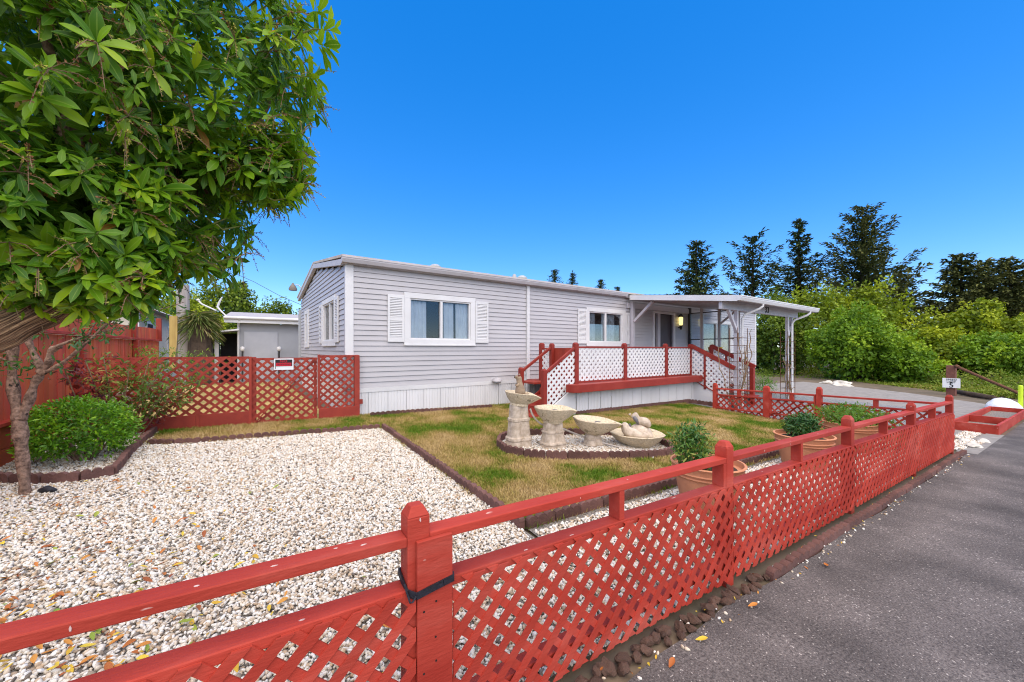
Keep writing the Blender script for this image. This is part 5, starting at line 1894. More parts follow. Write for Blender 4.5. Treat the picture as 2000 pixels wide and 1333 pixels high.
part(MB().box(-1.62, -1.50, 17.66, 17.78, .3, 2.23), 'porch_post', M_WHITE, shd)
part(MB().box(-1.55, -.955, 18.9, 18.96, .3, 2.25), 'porch_back', M_DARKROOM, shd)
part(MB().box(-1.62, -1.57, 17.8, 18.96, .3, 2.22), 'porch_side', mat('teal_paint', (.02, .14, .18), (.015, .11, .14), scale=3), shd)
for x in (-.78, .40):
    gl = thing('garden_lamp', 'globe topped garden lamp at the ' + ('hinge' if x < 0 else 'handle') + ' side of the shed door', 'lamp', (x, 17.6, .4), None, 'globe lamps before the shed')
    part(MB().tube([(x, 17.6, .4), (x, 17.6, 1.55)], .03, 8), 'stem', M_DARKMETAL, gl)
    part(MB().lathe([(.03, 1.55), (.07, 1.58), (.085, 1.64), (.07, 1.70), (.02, 1.73)], (x, 17.6, 0), 12), 'globe', M_WHITE, gl, smooth=True)

nb_ = thing('neighbour_house', 'cream neighbouring house glimpsed beyond the board fence', 'house', (-6.5, 19, .4))
part(MB().box(-9.5, -3.55, 17.0, 24, .2, 2.95), 'wall', M_STUCCO, nb_)
part(MB().hexa([(-9.9, 16.7, 2.95), (-3.2, 16.7, 2.95), (-3.2, 24.3, 2.95), (-9.9, 24.3, 2.95), (-9.9, 16.7, 3.05), (-3.2, 16.7, 3.05), (-6.2, 24.3, 4.3), (-6.9, 24.3, 4.3)]), 'roof', M_SHINGLE, nb_)
for y in (18.0, 21.4):
    w_ = part(MB().box(-3.56, -3.51, y, y + .9, 1.5, 2.6), 'window', M_WHITE, nb_)
    part(MB().box(-3.515, -3.505, y + .08, y + .82, 1.58, 2.52), 'pane', M_DARKROOM, w_)
part(MB().box(-3.56, -3.50, 16.95, 17.06, .2, 2.95), 'corner_trim', M_WHITE, nb_)

tp = thing('utility_pole', 'thick grey weathered wood pole rising behind the board fence', 'pole', (-2.45, 17.3, .4))
part(MB().tube([(-2.45, 17.3, .2), (-2.45, 17.3, 3.85)], [.19, .175], 16), 'pole', M_GREYWOOD, tp, smooth=True)
part(MB().box(-2.70, -2.50, 16.6, 16.68, 1.0, 2.72), 'fence_board', M_YELWOOD, thing('wood_panel', 'yellowed wood board standing before the grey pole', 'board', (-2.7, 16.6, 1.0)))
gf = thing('plank_fence', 'short grey plank fence between strap leaf clump and shed', 'fence', (-2.2, 17.9, .4))
x = -2.65
while x < -1.72:
    part(MB().box(x, x + .13, 17.95, 17.975, .3, 1.95 + rng.uniform(-.05, .12)), 'plank', M_GREYWOOD, gf)
    x += .14
sl = thing('street_lamp', 'grey street lamp with curved arm rising behind the house end', 'street lamp', (1.05, 15.97, .4))
part(MB().tube([(1.05, 15.97, .2), (1.05, 15.97, 3.05)], .085, 12), 'pole', M_GALV, sl, smooth=True)
part(MB().tube([(1.10, 15.95, 3.05), (1.10, 15.95, 3.72), (1.06, 15.97, 3.86), (.98, 16.02, 3.98), (.88, 16.08, 3.99)], .018, 8), 'arm', M_GALV, sl, smooth=True)
part(MB().lathe([(.13, 3.78), (.14, 3.84), (.10, 3.93), (.05, 4.0), (.03, 4.05)], (.80, 16.12, 0), 14), 'head', mat('brown_grey_metal', (.20, .17, .15), (.15, .13, .11), scale=9, rough=.6), sl, smooth=True)
an = thing('antenna', 'white pipe antenna arms on the shed roof edge', 'antenna', (-1.5, 17.95, 3.0))
part(MB().tube([(-2.16, 18.38, 3.44), (-2.06, 18.32, 3.32), (-1.60, 18.05, 3.07)], .028, 8), 'arm', M_WHITE, an, smooth=True)
part(MB().tube([(-1.42, 17.92, 3.58), (-1.50, 17.97, 3.40), (-1.56, 18.0, 3.21), (-1.48, 17.94, 3.09), (-1.28, 17.82, 2.86)], [.02, .035, .04, .03, .025], 8), 'mast', M_WHITE, an, smooth=True)
part(MB().lathe([(.02, 3.42), (.06, 3.45), (.05, 3.50), (.01, 3.52)], (-2.17, 18.39, 0), 10), 'end_cap', M_WHITE, an, smooth=True)
solo(MB().tube([(-2.4, 25.2, 6.1), (-.58, 24.14, 5.16), (.51, 23.44, 4.46), (2.2, 22.4, 3.6)], .012, 5), 'overhead_cable', M_DARKMETAL, 'thin overhead cable sloping behind the shed', 'cable', (.5, 23.4, 4.4))
pg = thing('strap_leaf_clump', 'big arching clump of strap leaves beside the shed', 'plant', (-2.0, 17.2, .5))
lv = []
for k in range(620):
    a = rng.random() * 6.283
    r = rng.uniform(.15, .95)
    zt = 2.2 + 1.0 * math.sqrt(max(0, 1 - r * r)) + rng.uniform(-.2, .1)
    p = Vector((-2.05 + math.cos(a) * r * .42, 17.3 + math.sin(a) * r * .42, zt - .35))
    d = Vector((math.cos(a) * (.3 + r), math.sin(a) * (.3 + r), .35 - r * 1.1))
    lv.append((p, d, Vector((0, 0, 1)), rng.uniform(.35, .62), .15, rng.random() ** 1.5))
leaf_cloud('foliage', lv, M_PAMPAS, pg, 'stuff')
part(MB().tube([(-2.0, 17.3, .3), (-2.0, 17.3, 2.6)], [.4, .3], 10), 'trunk', M_BARK_DARK, pg)
# ------------------------------------------------------------------ big glossy-leaved tree at the left: leaning trunk, whorled leaves, bud sprays
def to_px(p):
    """where a point lies in the photograph's frame (used only to choose which leaves show largest)"""
    Y = p.x * FW.x + p.y * FW.y
    if Y < .2:
        return None
    Xr = p.x * FW.y - p.y * FW.x
    return 1000 + 745 * Xr / Y, 682 - 745 * (p.z - CAM_Z) / Y, Y


tree = thing('broadleaf_tree', 'large leaning tree with glossy whorled leaves overhanging the gravel yard', 'tree', (-1.75, 2.25, gz(-1.75, 2.25)))
tk = [(-1.78, 2.24, -.05), (-1.72, 2.22, .35), (-1.58, 2.21, .85), (-1.30, 2.24, 1.32), (-1.05, 2.30, 1.57), (-.82, 2.34, 1.745), (-.62, 2.42, 1.93), (-.45, 2.5, 2.2), (-.35, 2.6, 2.6)]
tkp = smooth_path(tk, 3)
n_ = len(tkp)
mb = MB()
mb.tube(tkp, [.084 - .035 * i / n_ + .004 * math.sin(i * 1.7) for i in range(n_)], 32)
# fluted, twisting bark ridges
for i, v in enumerate(mb.v[:n_ * 32]):
    r, k = divmod(i, 32)
    c = Vector(tkp[r])
    d = Vector(v) - c
    f = 1 + .07 * math.sin(k * 2 * math.pi / 32 * 5 + r * .22) + .06 * math.sin(k * 2 * math.pi / 32 * 11 + r * .18)
    mb.v[i] = tuple(c + d * f)
bark_attr(part(mb, 'trunk', M_BARK, tree, smooth='all'), 32, 5.0, .10)
CR = [((-.393, 2.57, 3.15), (.66, .66, .75)), ((-.64, 2.61, 2.42), (.56, .56, .50)), ((-.90, 2.48, 2.85), (.74, .72, .72)), ((-.905, 2.66, 3.5), (.8, .8, .6)), ((-.845, 2.385, 2.20), (.50, .48, .36)), ((.0, 2.40, 2.58), (.20, .20, .20)), ((-.66, 2.26, 1.99), (.30, .17, .20))]


def crown_inside(p, k=1.0):
    return any(sum(((p[i] - c[i]) / (r[i] * k)) ** 2 for i in range(3)) < 1 for c, r in CR)


tips = []
for ci, (c, r) in enumerate(CR):
    n = (420, 330, 480, 260, 260, 60, 120)[ci]
    for k in range(n):
        d = rvec()
        rr = rng.uniform(.86, 1.06)
        p = Vector((c[0] + d.x * r[0] * rr, c[1] + d.y * r[1] * rr, c[2] + d.z * r[2] * rr))
        if any(sum(((p[i] - c2[i]) / (r2[i] * .84)) ** 2 for i in range(3)) < 1 for c2, r2 in CR):
            continue
        tips.append((p, (Vector((d.x / r[0], d.y / r[1], d.z / r[2])).normalized() * .8 + Vector((0, 0, .30)) + rvec() * .45).normalized(), True))
    for k in range(int(n * .55)):
        d = rvec()
        rr = rng.uniform(.55, .88)
        p = Vector((c[0] + d.x * r[0] * rr, c[1] + d.y * r[1] * rr, c[2] + d.z * r[2] * rr))
        tips.append((p, (d + rvec() * .8).normalized(), False))
# a few shoots that stand out from the outline
for px_, py_, Y_ in ((630, 25, 1.95), (650, 60, 1.95), (640, 90, 1.9), (615, 150, 1.95), (600, 190, 1.95), (590, 360, 2.0), (570, 330, 2.0), (600, 310, 2.0), (555, 370, 2.0), (470, 500, 1.85), (480, 440, 1.9), (590, 260, 1.95), (450, 530, 1.85), (575, 385, 2.0)):
    Xr = (px_ - 1000) / 745 * Y_
    p = Vector((Xr * FW.y + Y_ * FW.x, -Xr * FW.x + Y_ * FW.y, CAM_Z - (py_ - 682) / 745 * Y_))
    tips.append((p, Vector((.75, .1, .35)).normalized(), True))
leaves = []
sprays = []
twigs = MB()
centre = Vector((-.7, 2.5, 2.7))
for p, ax, outer in tips:
    if p.z < 1.72:
        continue
    n = rng.randint(9, 15)
    young = outer and rng.random() < .35
    L0 = rng.uniform(.055, .112)
    base_t = rng.uniform(.10, .62) + (.33 if young else 0)
    a0 = rng.random() * 6.28
    fr = frame(ax, Vector((.3, .2, .9)))
    for i in range(n):
        a = a0 + i * 2.39996
        el = rng.uniform(-.35, .55) if not young else rng.uniform(.15, .95)
        d = fr @ Vector((math.sin(el), math.cos(el) * math.cos(a), math.cos(el) * math.sin(a)))
        d = (d + Vector((0, 0, -.18))).normalized()
        u = (ax + Vector((0, 0, .6))).normalized()
        s = p - ax * (.055 * i / n) + d * .006
        leaves.append((s, d, u, L0 * rng.uniform(.7, 1.15) * (1.0 if i > 3 else .75), rng.uniform(.85, 1.15), min(.96, max(0, base_t + rng.uniform(-.13, .2))) if rng.random() > .006 else 1.0))
    if rng.random() < .45:
        q = p - ax * .10
        twigs.tube([q + (centre - q) * .05, q, p], [.004, .0035, .0022], 5, cap=False)
    if outer and rng.random() < .30:
        sprays.append((p, ax))
# the 300 leaves that show largest stand as single leaves
scored = []
for i, (s, d, u, L_, w, t) in enumerate(leaves):
    c = s + d * (L_ * .5)
    q = to_px(c)
    if not q or not (-10 < q[0] < 680 and -10 < q[1] < 640):
        continue
    depth = c.length
    buried = 0
    for cc, r in CR:
        e = math.sqrt(sum(((c[k] - cc[k]) / r[k]) ** 2 for k in range(3)))
        buried = max(buried, 1 - e)
    scored.append((L_ / q[2] * (1 if buried < .06 else .25), i))
scored.sort(reverse=True)
single = {i for _, i in scored[:298]}
lm = []
for k in range(3):
    v, f = leaf_geo(1.0, 1.0 + .1 * (k - 1), .16 + .09 * k, .24 + .08 * k)
    me = bpy.data.meshes.new('leaf')
    me.from_pydata(v, [], f)
    me.polygons.foreach_set('use_smooth', [True] * len(f))
    ar = me.attributes.new('rib', 'FLOAT', 'POINT')
    ar.data.foreach_set('value', [0., 1., 0.] * (len(v) // 3))
    me.materials.append(M_LEAF)
    lm.append(me)
for i in single:
    s, d, u, L_, w, t = leaves[i]
    o = put('leaf', lm[i % 3], None, tree)
    Mx = frame(d, u).to_4x4()
    o.matrix_local = Matrix.Translation(s - ORIG[tree]) @ Mx @ Matrix.Diagonal((L_, L_ * w, L_, 1))
leaf_cloud('foliage', [l for i, l in enumerate(leaves) if i not in single], M_LEAFS, tree, 'stuff')
part(twigs, 'twigs', M_STEM, tree, kind='stuff')
for k in range(9):
    p = Vector(tkp[int(n_ * (.62 + .36 * k / 9))])
    c, r = CR[k % 5]
    d = rvec()
    e = Vector((c[0] + d.x * r[0] * .75, c[1] + d.y * r[1] * .75, c[2] + abs(d.z) * r[2] * .7))
    m_ = p.lerp(e, .5) + rvec() * .08
    part(MB().tube(smooth_path([tuple(p), tuple(m_), tuple(e)], 2), [.03 - .022 * i / 9 for i in range(len(smooth_path([tuple(p), tuple(m_), tuple(e)], 2)))], 8), 'branch', M_BARK2, tree, smooth='all')
bud = []
stalk = MB()
for p, ax in sprays:
    for b in range(rng.randint(3, 6)):
        d = (ax * .5 + rvec() * .8 + Vector((0, 0, -.15))).normalized()
        L_ = rng.uniform(.06, .13)
        e = p + d * L_ + Vector((0, 0, -.3 * L_))
        stalk.tube([p, p + d * L_ * .5, e], [.0018, .0015, .001], 4, cap=False)
        t = rng.choice((rng.uniform(0, .35), rng.uniform(.55, 1)))
        for k in range(14):
            f = .25 + .75 * k / 14
            q = p.lerp(e, f) + Vector((0, 0, .12 * L_ * math.sin(f * 3.1)))
            bud.append((q, (rvec() + d * .4).normalized(), rvec(), rng.uniform(.007, .015), .45, t + rng.uniform(-.1, .1)))
leaf_cloud('flower_sprays', bud, M_PANICLE, tree, 'stuff', quads=True)
part(stalk, 'spray_stalks', M_CANE, tree, kind='stuff')

# ------------------------------------------------------------------ small twisted tree in the corner bed
stt = thing('small_tree', 'small twisted tree with knotted trunk and sparse leaves in the corner bed', 'tree', (-1.95, 5.62, gz(-1.95, 5.62)))
t0 = Vector((-1.96, 5.63, .2))
P2 = [(-1.96, 5.63, .12), (-1.965, 5.63, .35), (-1.985, 5.645, .62), (-2.0, 5.65, .82), (-2.01, 5.66, .98)]
q2 = smooth_path(P2, 2)
mb = MB().tube(q2, [.042 + .006 * math.sin(i * .9) + .020 * math.exp(-((q[2] - .80) / .07) ** 2) + .02 * math.exp(-((q[2] - .12) / .1) ** 2) for i, q in enumerate(q2)], 14)
part(mb, 'trunk', M_BARK2, stt, smooth='all')
limbs = [([(-2.01, 5.66, .95), (-2.06, 5.70, 1.2), (-2.08, 5.72, 1.5), (-2.05, 5.7, 1.85), (-1.98, 5.68, 2.1)], .068, .035),
         ([(-2.0, 5.65, .95), (-1.955, 5.68, 1.12), (-1.915, 5.68, 1.32), (-1.86, 5.66, 1.40), (-1.93, 5.70, 1.58), (-1.99, 5.70, 1.80), (-2.0, 5.7, 2.05)], .058, .03),
         ([(-1.88, 5.67, 1.40), (-1.80, 5.63, 1.50), (-1.80, 5.62, 1.62), (-1.72, 5.58, 1.66)], .05, .035),
         ([(-1.87, 5.66, 1.39), (-1.76, 5.58, 1.44), (-1.62, 5.50, 1.56), (-1.47, 5.42, 1.73), (-1.22, 5.30, 2.02)], .036, .010),
         ([(-1.74, 5.58, 1.66), (-1.58, 5.50, 1.74), (-1.40, 5.44, 1.78)], .025, .008),
         ([(-1.55, 5.46, 1.65), (-1.42, 5.42, 1.92), (-1.36, 5.40, 2.1)], .016, .006),
         ([(-1.40, 5.40, 1.80), (-1.15, 5.35, 1.88), (-.98, 5.32, 2.0)], .014, .005),
         ([(-1.22, 5.30, 2.0), (-.95, 5.22, 2.02), (-.72, 5.15, 2.12)], .010, .004),
         ([(-2.08, 5.72, 1.5), (-2.25, 5.7, 1.62), (-2.4, 5.65, 1.6)], .02, .008),
         ([(-2.0, 5.7, 1.9), (-1.7, 5.55, 2.1), (-1.3, 5.4, 2.25)], .02, .007)]
lv = []
for pts, r0, r1 in limbs:
    sp_ = smooth_path(pts, 2)
    part(MB().tube(sp_, [(r0 + (r1 - r0) * i / (len(sp_) - 1)) * .68 + .12 * r0 * math.sin(i * 1.3) * (r0 > .03) for i in range(len(sp_))], 10), 'branch', M_BARK2, stt, smooth='all')
    if r1 < .012:
        for q in sp_[len(sp_) // 3:]:
            q = Vector(q)
            for k in range(3):
                e = q + rvec() * rng.uniform(.02, .12)
                if rng.random() < .7:
                    lv += blob_leaves(e, (.045, .045, .035), 3, .06, .9, (.1, .8), 0)
for k in range(46):
    e = Vector((rng.uniform(-2.5, -1.85), rng.uniform(5.5, 5.8), rng.uniform(1.3, 2.1)))
    lv += blob_leaves(e, (.07, .07, .06), 6, .06, .9, (.1, .8), 0)
leaf_cloud('foliage', lv, M_ROSE, stt, 'stuff')

# ------------------------------------------------------------------ rounded green shrub and the red-leaved bush behind it
gs = thing('round_shrub', 'dense rounded bright green shrub in the corner gravel bed', 'shrub', (-1.85, 6.62, gz(-1.85, 6.6)))
zc = gz(-1.85, 6.6)
lv = []
C_ = Vector((-1.90, 6.72, zc + .37))
for k in range(330):
    d = rvec()
    if d.z < -.75:
        continue
    rr = rng.uniform(.78, 1.0)
    c = C_ + Vector((d.x * .50 * rr, d.y * .50 * rr, d.z * .39 * rr))
    t = rng.uniform(.15, .7)
    for q in blob_leaves(c, (.085, .085, .06), 17, .045, 1.15, (t - .2, t + .3), .1):
        lv.append((q[0], (q[1] + d * .6 + Vector((0, 0, .25))).normalized(), q[2], q[3], q[4], q[5]))
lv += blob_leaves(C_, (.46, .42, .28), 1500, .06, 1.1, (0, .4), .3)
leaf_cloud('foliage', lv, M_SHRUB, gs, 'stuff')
for k in range(7):
    a = k * .9
    part(MB().tube([(-1.86 + .03 * math.cos(a), 6.7 + .03 * math.sin(a), zc - .03), (-1.86 + .3 * math.cos(a), 6.7 + .3 * math.sin(a), zc + .35)], [.018, .01], 6), 'stem', M_BARK2, gs)
rb_ = thing('red_leaf_bush', 'loose bush of dark red and green leaves against the tall lattice fence', 'shrub', (-1.75, 7.8, gz(-1.75, 7.8)))
lv = []
zc = gz(-1.75, 7.8)
for k in range(12):
    e = Vector((-2.25 + .115 * k + rng.uniform(-.1, .1), 7.75 + rng.uniform(-.18, .1), zc + rng.uniform(.75, 1.22) - .04 * max(0, k - 6)))
    b = Vector((-2.05 + .04 * k, 7.85, zc))
    m_ = b.lerp(e, .55) + Vector((rng.uniform(-.06, .06), -.05, .08))
    part(MB().tube(smooth_path([tuple(b), tuple(m_), tuple(e)], 1), .008, 6), 'stem', M_CANE, rb_)
    for f in (.3, .42, .54, .65, .76, .86, .94, 1.0):
        c = b.lerp(e, f) + rvec() * .1
        t = rng.uniform(0, .35) if (k < 3 and rng.random() < .7) or (f < .5 and rng.random() < .3) else rng.uniform(.45, 1)
        lv += blob_leaves(c, (.15, .11, .12), 21, .066, 1.05, (t - .15, t + .15), .1)
leaf_cloud('foliage', lv, M_REDBUSH, rb_, 'stuff')
vb = thing('low_shrub', 'small yellow green shrub behind tall lattice fence near grey pole', 'shrub', (-1.7, 11.5, .4))
lv = []
for k in range(42):
    c = Vector((-1.9 + rng.uniform(-.75, 1.0), 11.5 + rng.uniform(-.3, .3), 1.45 + rng.uniform(-.7, .22)))
    lv += blob_leaves(c, (.2, .2, .13), 20, .08, .8, (0, 1), .1)
leaf_cloud('foliage', lv, M_LIGHTLEAF, vb, 'stuff')
part(MB().tube([(-1.7, 11.5, .35), (-1.7, 11.5, 1.3)], .03, 6), 'stem', M_BARK2, vb)


# ------------------------------------------------------------------ background shrubs, trees and conifers
def bush(x, y, w, d_, h, n, m, label, L_=.16, nclump=58, group='shrubs beyond the drive', name='wild_shrub', cat='shrub', z0=None, low=.0, tmid=(.2, .75)):
    z0 = gz(x, y) if z0 is None else z0
    root = thing(name, label, cat, (x, y, z0), None, group)
    lv = []
    per = int(n * .8 / nclump)
    for k in range(nclump):
        a = rng.random() * 6.283
        e = math.asin(rng.uniform(-.15, 1))
        rr = rng.uniform(.66, 1.06)
        dv = Vector((math.cos(a) * math.cos(e), math.sin(a) * math.cos(e), math.sin(e)))
        c = Vector((x + dv.x * w * rr, y + dv.y * d_ * rr, z0 + h * (.42 + low) + dv.z * h * .56 * rr))
        cr = rng.uniform(.13, .29)
        t = rng.uniform(*tmid)
        lv += [(p, dr, u, l_, w_, tt) for p, dr, u, l_, w_, tt in blob_leaves(c, (w * cr, d_ * cr, h * cr * .52), per, L_, .62, (t - .16, t + .22), .3)]
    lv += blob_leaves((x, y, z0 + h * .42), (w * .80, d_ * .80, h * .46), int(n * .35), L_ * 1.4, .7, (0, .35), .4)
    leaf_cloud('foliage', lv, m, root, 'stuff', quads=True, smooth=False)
    for k in range(4):
        a = rng.random() * 6.28
        part(MB().tube([(x + .15 * math.cos(a), y + .15 * math.sin(a), z0 - .3), (x + w * .4 * math.cos(a), y + d_ * .4 * math.sin(a), z0 + h * .6)], [.09, .04], 6), 'stem', M_BARK_DARK, root)
    return root


def at(px, Y):
    Xr = (px - 1000) / 745 * Y
    return Xr * FW.y + Y * FW.x, -Xr * FW.x + Y * FW.y


def zat(py, Y):
    return CAM_Z - (py - 682) / 745 * Y


GB = -.45
for px, Y, halfpx, top, m, n, lab in (
        (1530, 29, 75, 578, M_BUSH_C, 5200, 'dark olive shrub showing between the porch posts'),
        (1590, 31, 78, 553, M_BUSH_B, 5200, 'tall yellow green shrub rising behind the porch gutter end'),
        (1695, 31, 78, 552, M_BUSH_B, 6000, 'tall pale green domed shrub below the largest conifer'),
        (1668, 24, 92, 604, M_BUSH_A, 8200, 'broad bright green shrub directly beyond the drive boulders'),
        (1762, 22.5, 66, 662, M_BUSH_A, 5200, 'lower bright green shrub at right foot of the broad one'),
        (1812, 28, 78, 640, M_BUSH_B, 5200, 'sloping olive green shrub behind the speed sign post'),
        (1885, 29, 85, 592, M_BUSH_B, 6500, 'yellow topped tall shrub behind the sloping rusty pipe'),
        (1940, 25, 70, 650, M_BUSH_A, 5200, 'mid green shrub above the white covered mound'),
        (1995, 27, 80, 605, M_BUSH_B, 5600, 'tall olive shrub above the lime marker post'),
        (1480, 33, 40, 640, M_BUSH_C, 2600, 'dark shrub peeping out past the far house corner')):
    x, y = at(px, Y)
    w = halfpx / 745 * Y
    h = zat(top, Y) - GB
    bush(x, y, w * .92, w * .8, h, n, m, lab, L_=.0082 * Y, z0=GB, tmid=(.0, .75))

# weeds and ground cover along the far edge of the drive
lv = []
edge = [at(1470, 25.5), at(1560, 26), at(1640, 24.5), at(1720, 22.5), at(1790, 21), at(1860, 19.2), at(1940, 17.8), at(2020, 17)]
for k in range(800):
    i = rng.randrange(len(edge) - 1)
    f = rng.random()
    ex, ey = edge[i][0] * (1 - f) + edge[i + 1][0] * f, edge[i][1] * (1 - f) + edge[i + 1][1] * f
    s = rng.random() ** 1.6 * 7.0 - 1.5
    d = Vector((ex, ey, 0)).normalized()
    x, y = ex + d.x * s, ey + d.y * s
    hh = min(.95, .12 + .22 * max(0, s)) * rng.uniform(.5, 1.1)
    lv += blob_leaves((x, y, -.42 + hh * .45), (.42, .42, hh * .55), 26, .13, .55, (0, 1), .2)
wdo = leaf_cloud('undergrowth', lv, M_WEED, None, 'stuff', quads=True, smooth=False)
wdo['label'] = 'weeds and low brambles along the far edge of the drive'
gsm = thing('low_shrub', 'small bright green clump at the foot of the far stair post', 'shrub', (14.2, 7.3, gz(14.2, 7.3)))
x_, y_ = at(1492, 14.6)
gsm.location = (x_, y_, -.1)
ORIG[gsm] = Vector(gsm.location)
leaf_cloud('foliage', blob_leaves((x_, y_, .25), (.42, .42, .38), 650, .11, .45, (.0, .7), .2), M_SHRUB, gsm, 'stuff')


def conifer(px, top, Y, half, base_py, m, label, nb=80, lift=.35, droop=.0, dens=1.0, irregular=.25, power=.8, group='conifers on the skyline', seed=0, gappy=0.0, col_w=1.0):
    """trunk, whorls of up-swept boughs, each bough carrying clumps of needles with gaps between"""
    x, y = at(px, Y)
    zt = zat(top, Y)
    zb = zat(base_py, Y)
    z0 = -1.0
    hw = half / 745 * Y
    root = thing('conifer', label, 'tree', (x, y, z0), None, group)
    part(MB().tube([(x, y, z0), (x, y, (z0 + zt) / 2), (x, y, zt)], [.32 * (zt - z0) / 14, .2 * (zt - z0) / 14, .02], 8), 'trunk', M_BARK_DARK, root)
    lv = []
    lim = MB()
    H_ = zt - zb
    for k in range(nb):
        f = (k + rng.random() * .8) / nb            # 0 top .. 1 bottom
        f = f ** .9
        z = zt - f * H_
        L_ = hw * (.10 + .90 * f ** power) * rng.uniform(1 - irregular * 1.4, 1 + irregular * .7)
        a = k * 2.4 + rng.uniform(-.5, .5)
        dx, dy = math.cos(a), math.sin(a)
        n = max(4, int(L_ / (.15 * Y / 38)))
        prev = None
        gap0 = rng.random() < gappy
        for i in range(n + 1):
            t = i / n
            sag = -droop * math.sin(t * 2.2) * L_ * .4
            zz = z + lift * L_ * t * t * 1.1 - .10 * L_ * t + sag
            p = Vector((x + dx * L_ * t, y + dy * L_ * t, zz))
            if prev is not None and i % 2 == 0:
                lim.tube([prev, p], [.028 * (1 - t) + .010] * 2, 4, cap=False)
                prev = p
            elif prev is None:
                prev = p
            if gap0 and .25 < t < .6 and rng.random() < .8:
                continue
            wd_ = (.25 + .62 * math.sin(min(1, t * 1.2) * 2.6)) * (.26 + .10 * L_) * Y / 42 * col_w
            for _ in range(int(6.2 * dens + rng.random())):
                q = p + Vector((rng.uniform(-1, 1) * wd_, rng.uniform(-1, 1) * wd_, rng.uniform(-.95, .12) * wd_ * .8))
                d = (Vector((dx, dy, lift * .9 - .25)) + rvec() * .75).normalized()
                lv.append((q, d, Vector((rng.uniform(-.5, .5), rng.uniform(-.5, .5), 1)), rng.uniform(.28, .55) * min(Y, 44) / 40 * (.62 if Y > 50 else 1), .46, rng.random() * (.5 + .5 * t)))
    for k in range(int(60 * H_ / 6)):
        f = rng.random() ** .7
        z = zt - f * H_
        w = hw * .16 * (.15 + f)
        lv.append((Vector((x + rng.gauss(0, w), y + rng.gauss(0, w), z)), rvec(), Vector((0, 0, 1)), .34 * Y / 40, .5, rng.random() * .4))
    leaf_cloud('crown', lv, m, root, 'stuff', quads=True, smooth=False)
    part(lim, 'boughs', M_BARK_DARK, root, kind='stuff')
    return root


conifer(1360, 470, 40, 52, 590, M_NEEDLE, 'dark bushy spruce above the near end of porch roof', 46, lift=.25, droop=.1, irregular=.35)
conifer(1470, 462, 43, 62, 590, M_NEEDLE, 'thin gappy spruce with bare twisted boughs above the porch gutter', 46, lift=.55, irregular=.55, gappy=.6, dens=.8, power=.55)
conifer(1560, 429, 43, 58, 600, M_NEEDLE, 'slender spruce with narrow top beside the largest conifer', 54, lift=.45, irregular=.45, power=1.1)
conifer(1684, 405, 38, 100, 650, M_NEEDLE2, 'largest broad conifer with upswept boughs above the bushes', 84, lift=.58, irregular=.35, power=.75, dens=1.3, col_w=1.15)
conifer(1760, 520, 39, 60, 660, M_NEEDLE2, 'low dark conifer skirt at right side of the largest conifer', 44, lift=.40, irregular=.4, dens=1.2)
conifer(1877, 495, 37, 72, 650, M_NEEDLE2, 'dense olive conifer with blunt top beyond the yellow topped shrub', 70, lift=.28, irregular=.3, power=.6, dens=1.4)
conifer(1930, 508, 39, 48, 650, M_NEEDLE2, 'narrow olive conifer between two denser ones', 50, lift=.40, irregular=.4, power=.6, dens=1.1)
conifer(1972, 505, 36, 62, 650, M_NEEDLE2, 'olive conifer above the lime marker post', 62, lift=.35, irregular=.35, power=.6, dens=1.3)
conifer(2030, 520, 37, 60, 650, M_NEEDLE2, 'conifer cut by the picture edge beyond the marker post', 80, lift=.35, irregular=.35, power=.6, dens=1.3)
conifer(1083, 527, 60, 22, 580, M_NEEDLE, 'small bushy treetop peeping over the roof near the downspout', 40, lift=.35, irregular=.4)
conifer(1118, 533, 60, 13, 580, M_NEEDLE, 'small pointed treetop over the roof beside a bushier one', 34, lift=.35, irregular=.4)
conifer(1173, 545, 62, 15, 585, M_NEEDLE, 'tiny layered treetop over the roof near the porch', 28, lift=.15, irregular=.4)
conifer(1206, 560, 64, 10, 590, M_NEEDLE, 'tiniest dark treetop peeping over the roof edge at the porch', 24, lift=.3, irregular=.4)
x, y = at(420, 25)
bush(x, y, 3.0, 2.4, zat(548, 25) - .3, 6500, M_BUSH_C, 'dark green tree standing behind the strap leaf clump', L_=.2, group='trees behind the shed', name='garden_tree', cat='tree', z0=.3)
x, y = at(350, 22)
bush(x, y, 2.2, 2.0, zat(560, 22) - .3, 4500, M_BUSH_B, 'light green tree standing behind the grey wood pole', L_=.19, group='trees behind the shed', name='garden_tree', cat='tree', z0=.3)
x, y = at(478, 30)
bush(x, y, 1.6, 1.6, zat(578, 30) - .3, 3000, M_BUSH_C, 'small dark tree behind the left end of the shed roof', L_=.2, group='trees behind the shed', name='garden_tree', cat='tree', z0=.3)
x, y = at(548, 32)
bush(x, y, 2.3, 2.0, zat(584, 32) - .3, 4500, M_BUSH_C, 'round topped dark tree behind the shed roof by the street lamp', L_=.22, group='trees behind the shed', name='garden_tree', cat='tree', z0=.3)
conifer(457, 556, 27, 11, 610, M_NEEDLE, 'thin conifer tip above the dark tree behind the shed', 26, lift=.35)
conifer(473, 552, 28, 10, 612, M_NEEDLE, 'thin bare conifer tip nearest the shed roof', 22, lift=.35)
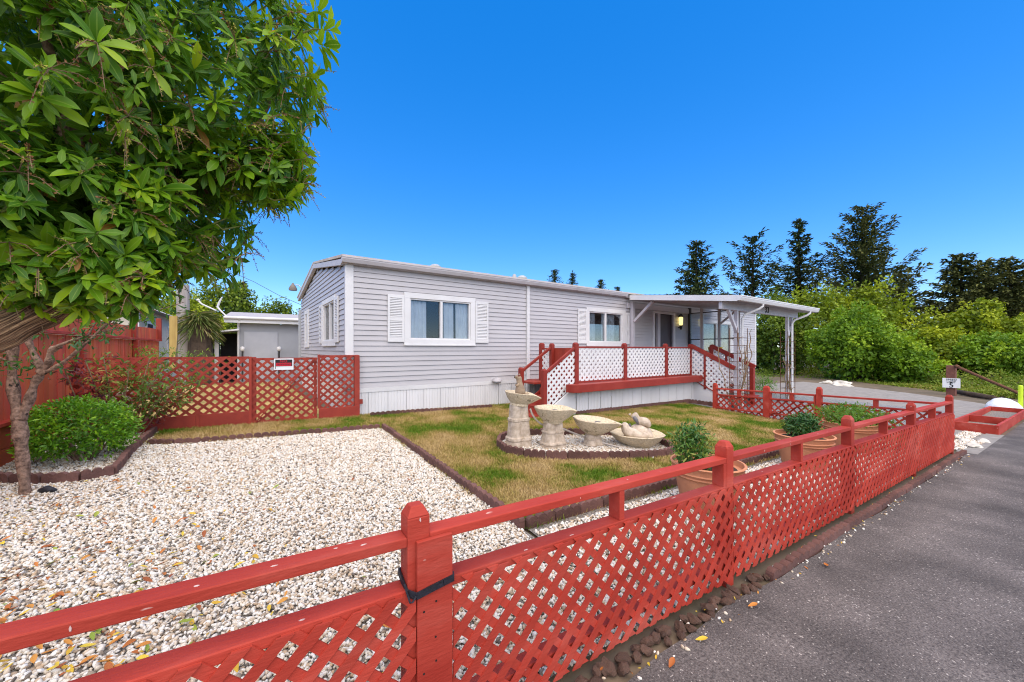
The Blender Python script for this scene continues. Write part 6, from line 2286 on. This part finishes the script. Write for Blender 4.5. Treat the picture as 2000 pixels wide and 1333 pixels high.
# ------------------------------------------------------------------ fallen leaves on the gravel
fv, ff_ = leaf_geo(1.0, 1.3, .12, .55)
fl = []
for m_ in (M_FALLEN, M_FALLEN_Y, M_FALLEN_G):
    for c_ in (-.25, .2):
        v, f = leaf_geo(1.0, 1.25, c_, .5)
        me = bpy.data.meshes.new('fallen_leaf')
        me.from_pydata(v, [], f)
        me.polygons.foreach_set('use_smooth', [True] * len(f))
        me.materials.append(m_)
        fl.append(me)
FLAB = ('fallen orange brown leaf lying on the white gravel', 'fallen yellow leaf lying on the white gravel', 'fallen green leaf lying on the white gravel')
cnt = 0
while cnt < 285:
    px, py = rng.uniform(-20, 900), rng.uniform(930, 1330)
    if rng.random() < (.92 if px > 560 else .45 if py < 1050 or px > 380 else 0):
        continue
    Xr_ = (px - 1000) / 745
    # walk the sight line down to the gravel
    Y = 1.635 * 745 / (py - 682)
    for _ in range(12):
        x, y = Xr_ * FW.y * Y + Y * FW.x, -Xr_ * FW.x * Y + Y * FW.y
        Y = (CAM_Z - gz(x, y)) * 745 / (py - 682)
    if not (-2.4 < x < 1.75 and 1.6 < y < 5.7):
        continue
    k = rng.choices((0, 1, 2), (68, 20, 12))[0]
    o = put('fallen_leaf', fl[k * 2 + rng.randrange(2)], None, None, (x, y, gz(x, y) + rng.uniform(.024, .032)))
    s = rng.uniform(.040, .072)
    o.scale = (s, s, s)
    o.rotation_euler = (rng.uniform(-.5, .5), rng.uniform(-.35, .35), rng.random() * 6.28)
    tag(o, FLAB[k], 'leaf', ('orange', 'yellow', 'green')[k] + ' fallen leaves on the gravel')
    cnt += 1
for x, y, k in ((2.05, 1.26, 1), (1.75, 1.22, 0), (2.62, 1.25, 0), (3.7, 1.2, 0)):
    o = put('fallen_leaf', fl[k * 2], None, None, (x, y, gz(x, y) + .012))
    o.scale = (.07, .07, .07)
    o.rotation_euler = (.1, .1, rng.random() * 6.28)
    tag(o, 'dry fallen leaf lying at the asphalt edge below the front fence', 'leaf', 'fallen leaves at the asphalt edge')

# crumbled leaf litter under the tree
lc = bpy.data.collections.new('litter_sources')
for me in fl[:4]:
    lc.objects.link(bpy.data.objects.new('litter', me))
edge_lit = grid_region('edge_litter', lambda x, y: True, .1, 10.2, 1.22, 1.44, 0.04, 0.012)
scatter('edge_litter', edge_lit, M_FALLEN, lc, 60, 0.014, 0.034, 0.6, 83, 'dry leaf bits along the foot of the front fence')
lit = grid_region('leaf_litter', lambda x, y: in_poly(x, y, gravel_poly) and x < .5 - .10 * (y - 1.5) and y < 5.9, -2.5, .6, 1.55, 5.9, 0.10, 0.026)
scatter('leaf_litter', lit, M_FALLEN, lc, 42, 0.014, 0.034, 0.6, 73, 'small crumbled brown leaves caught between the pebbles under the tree')
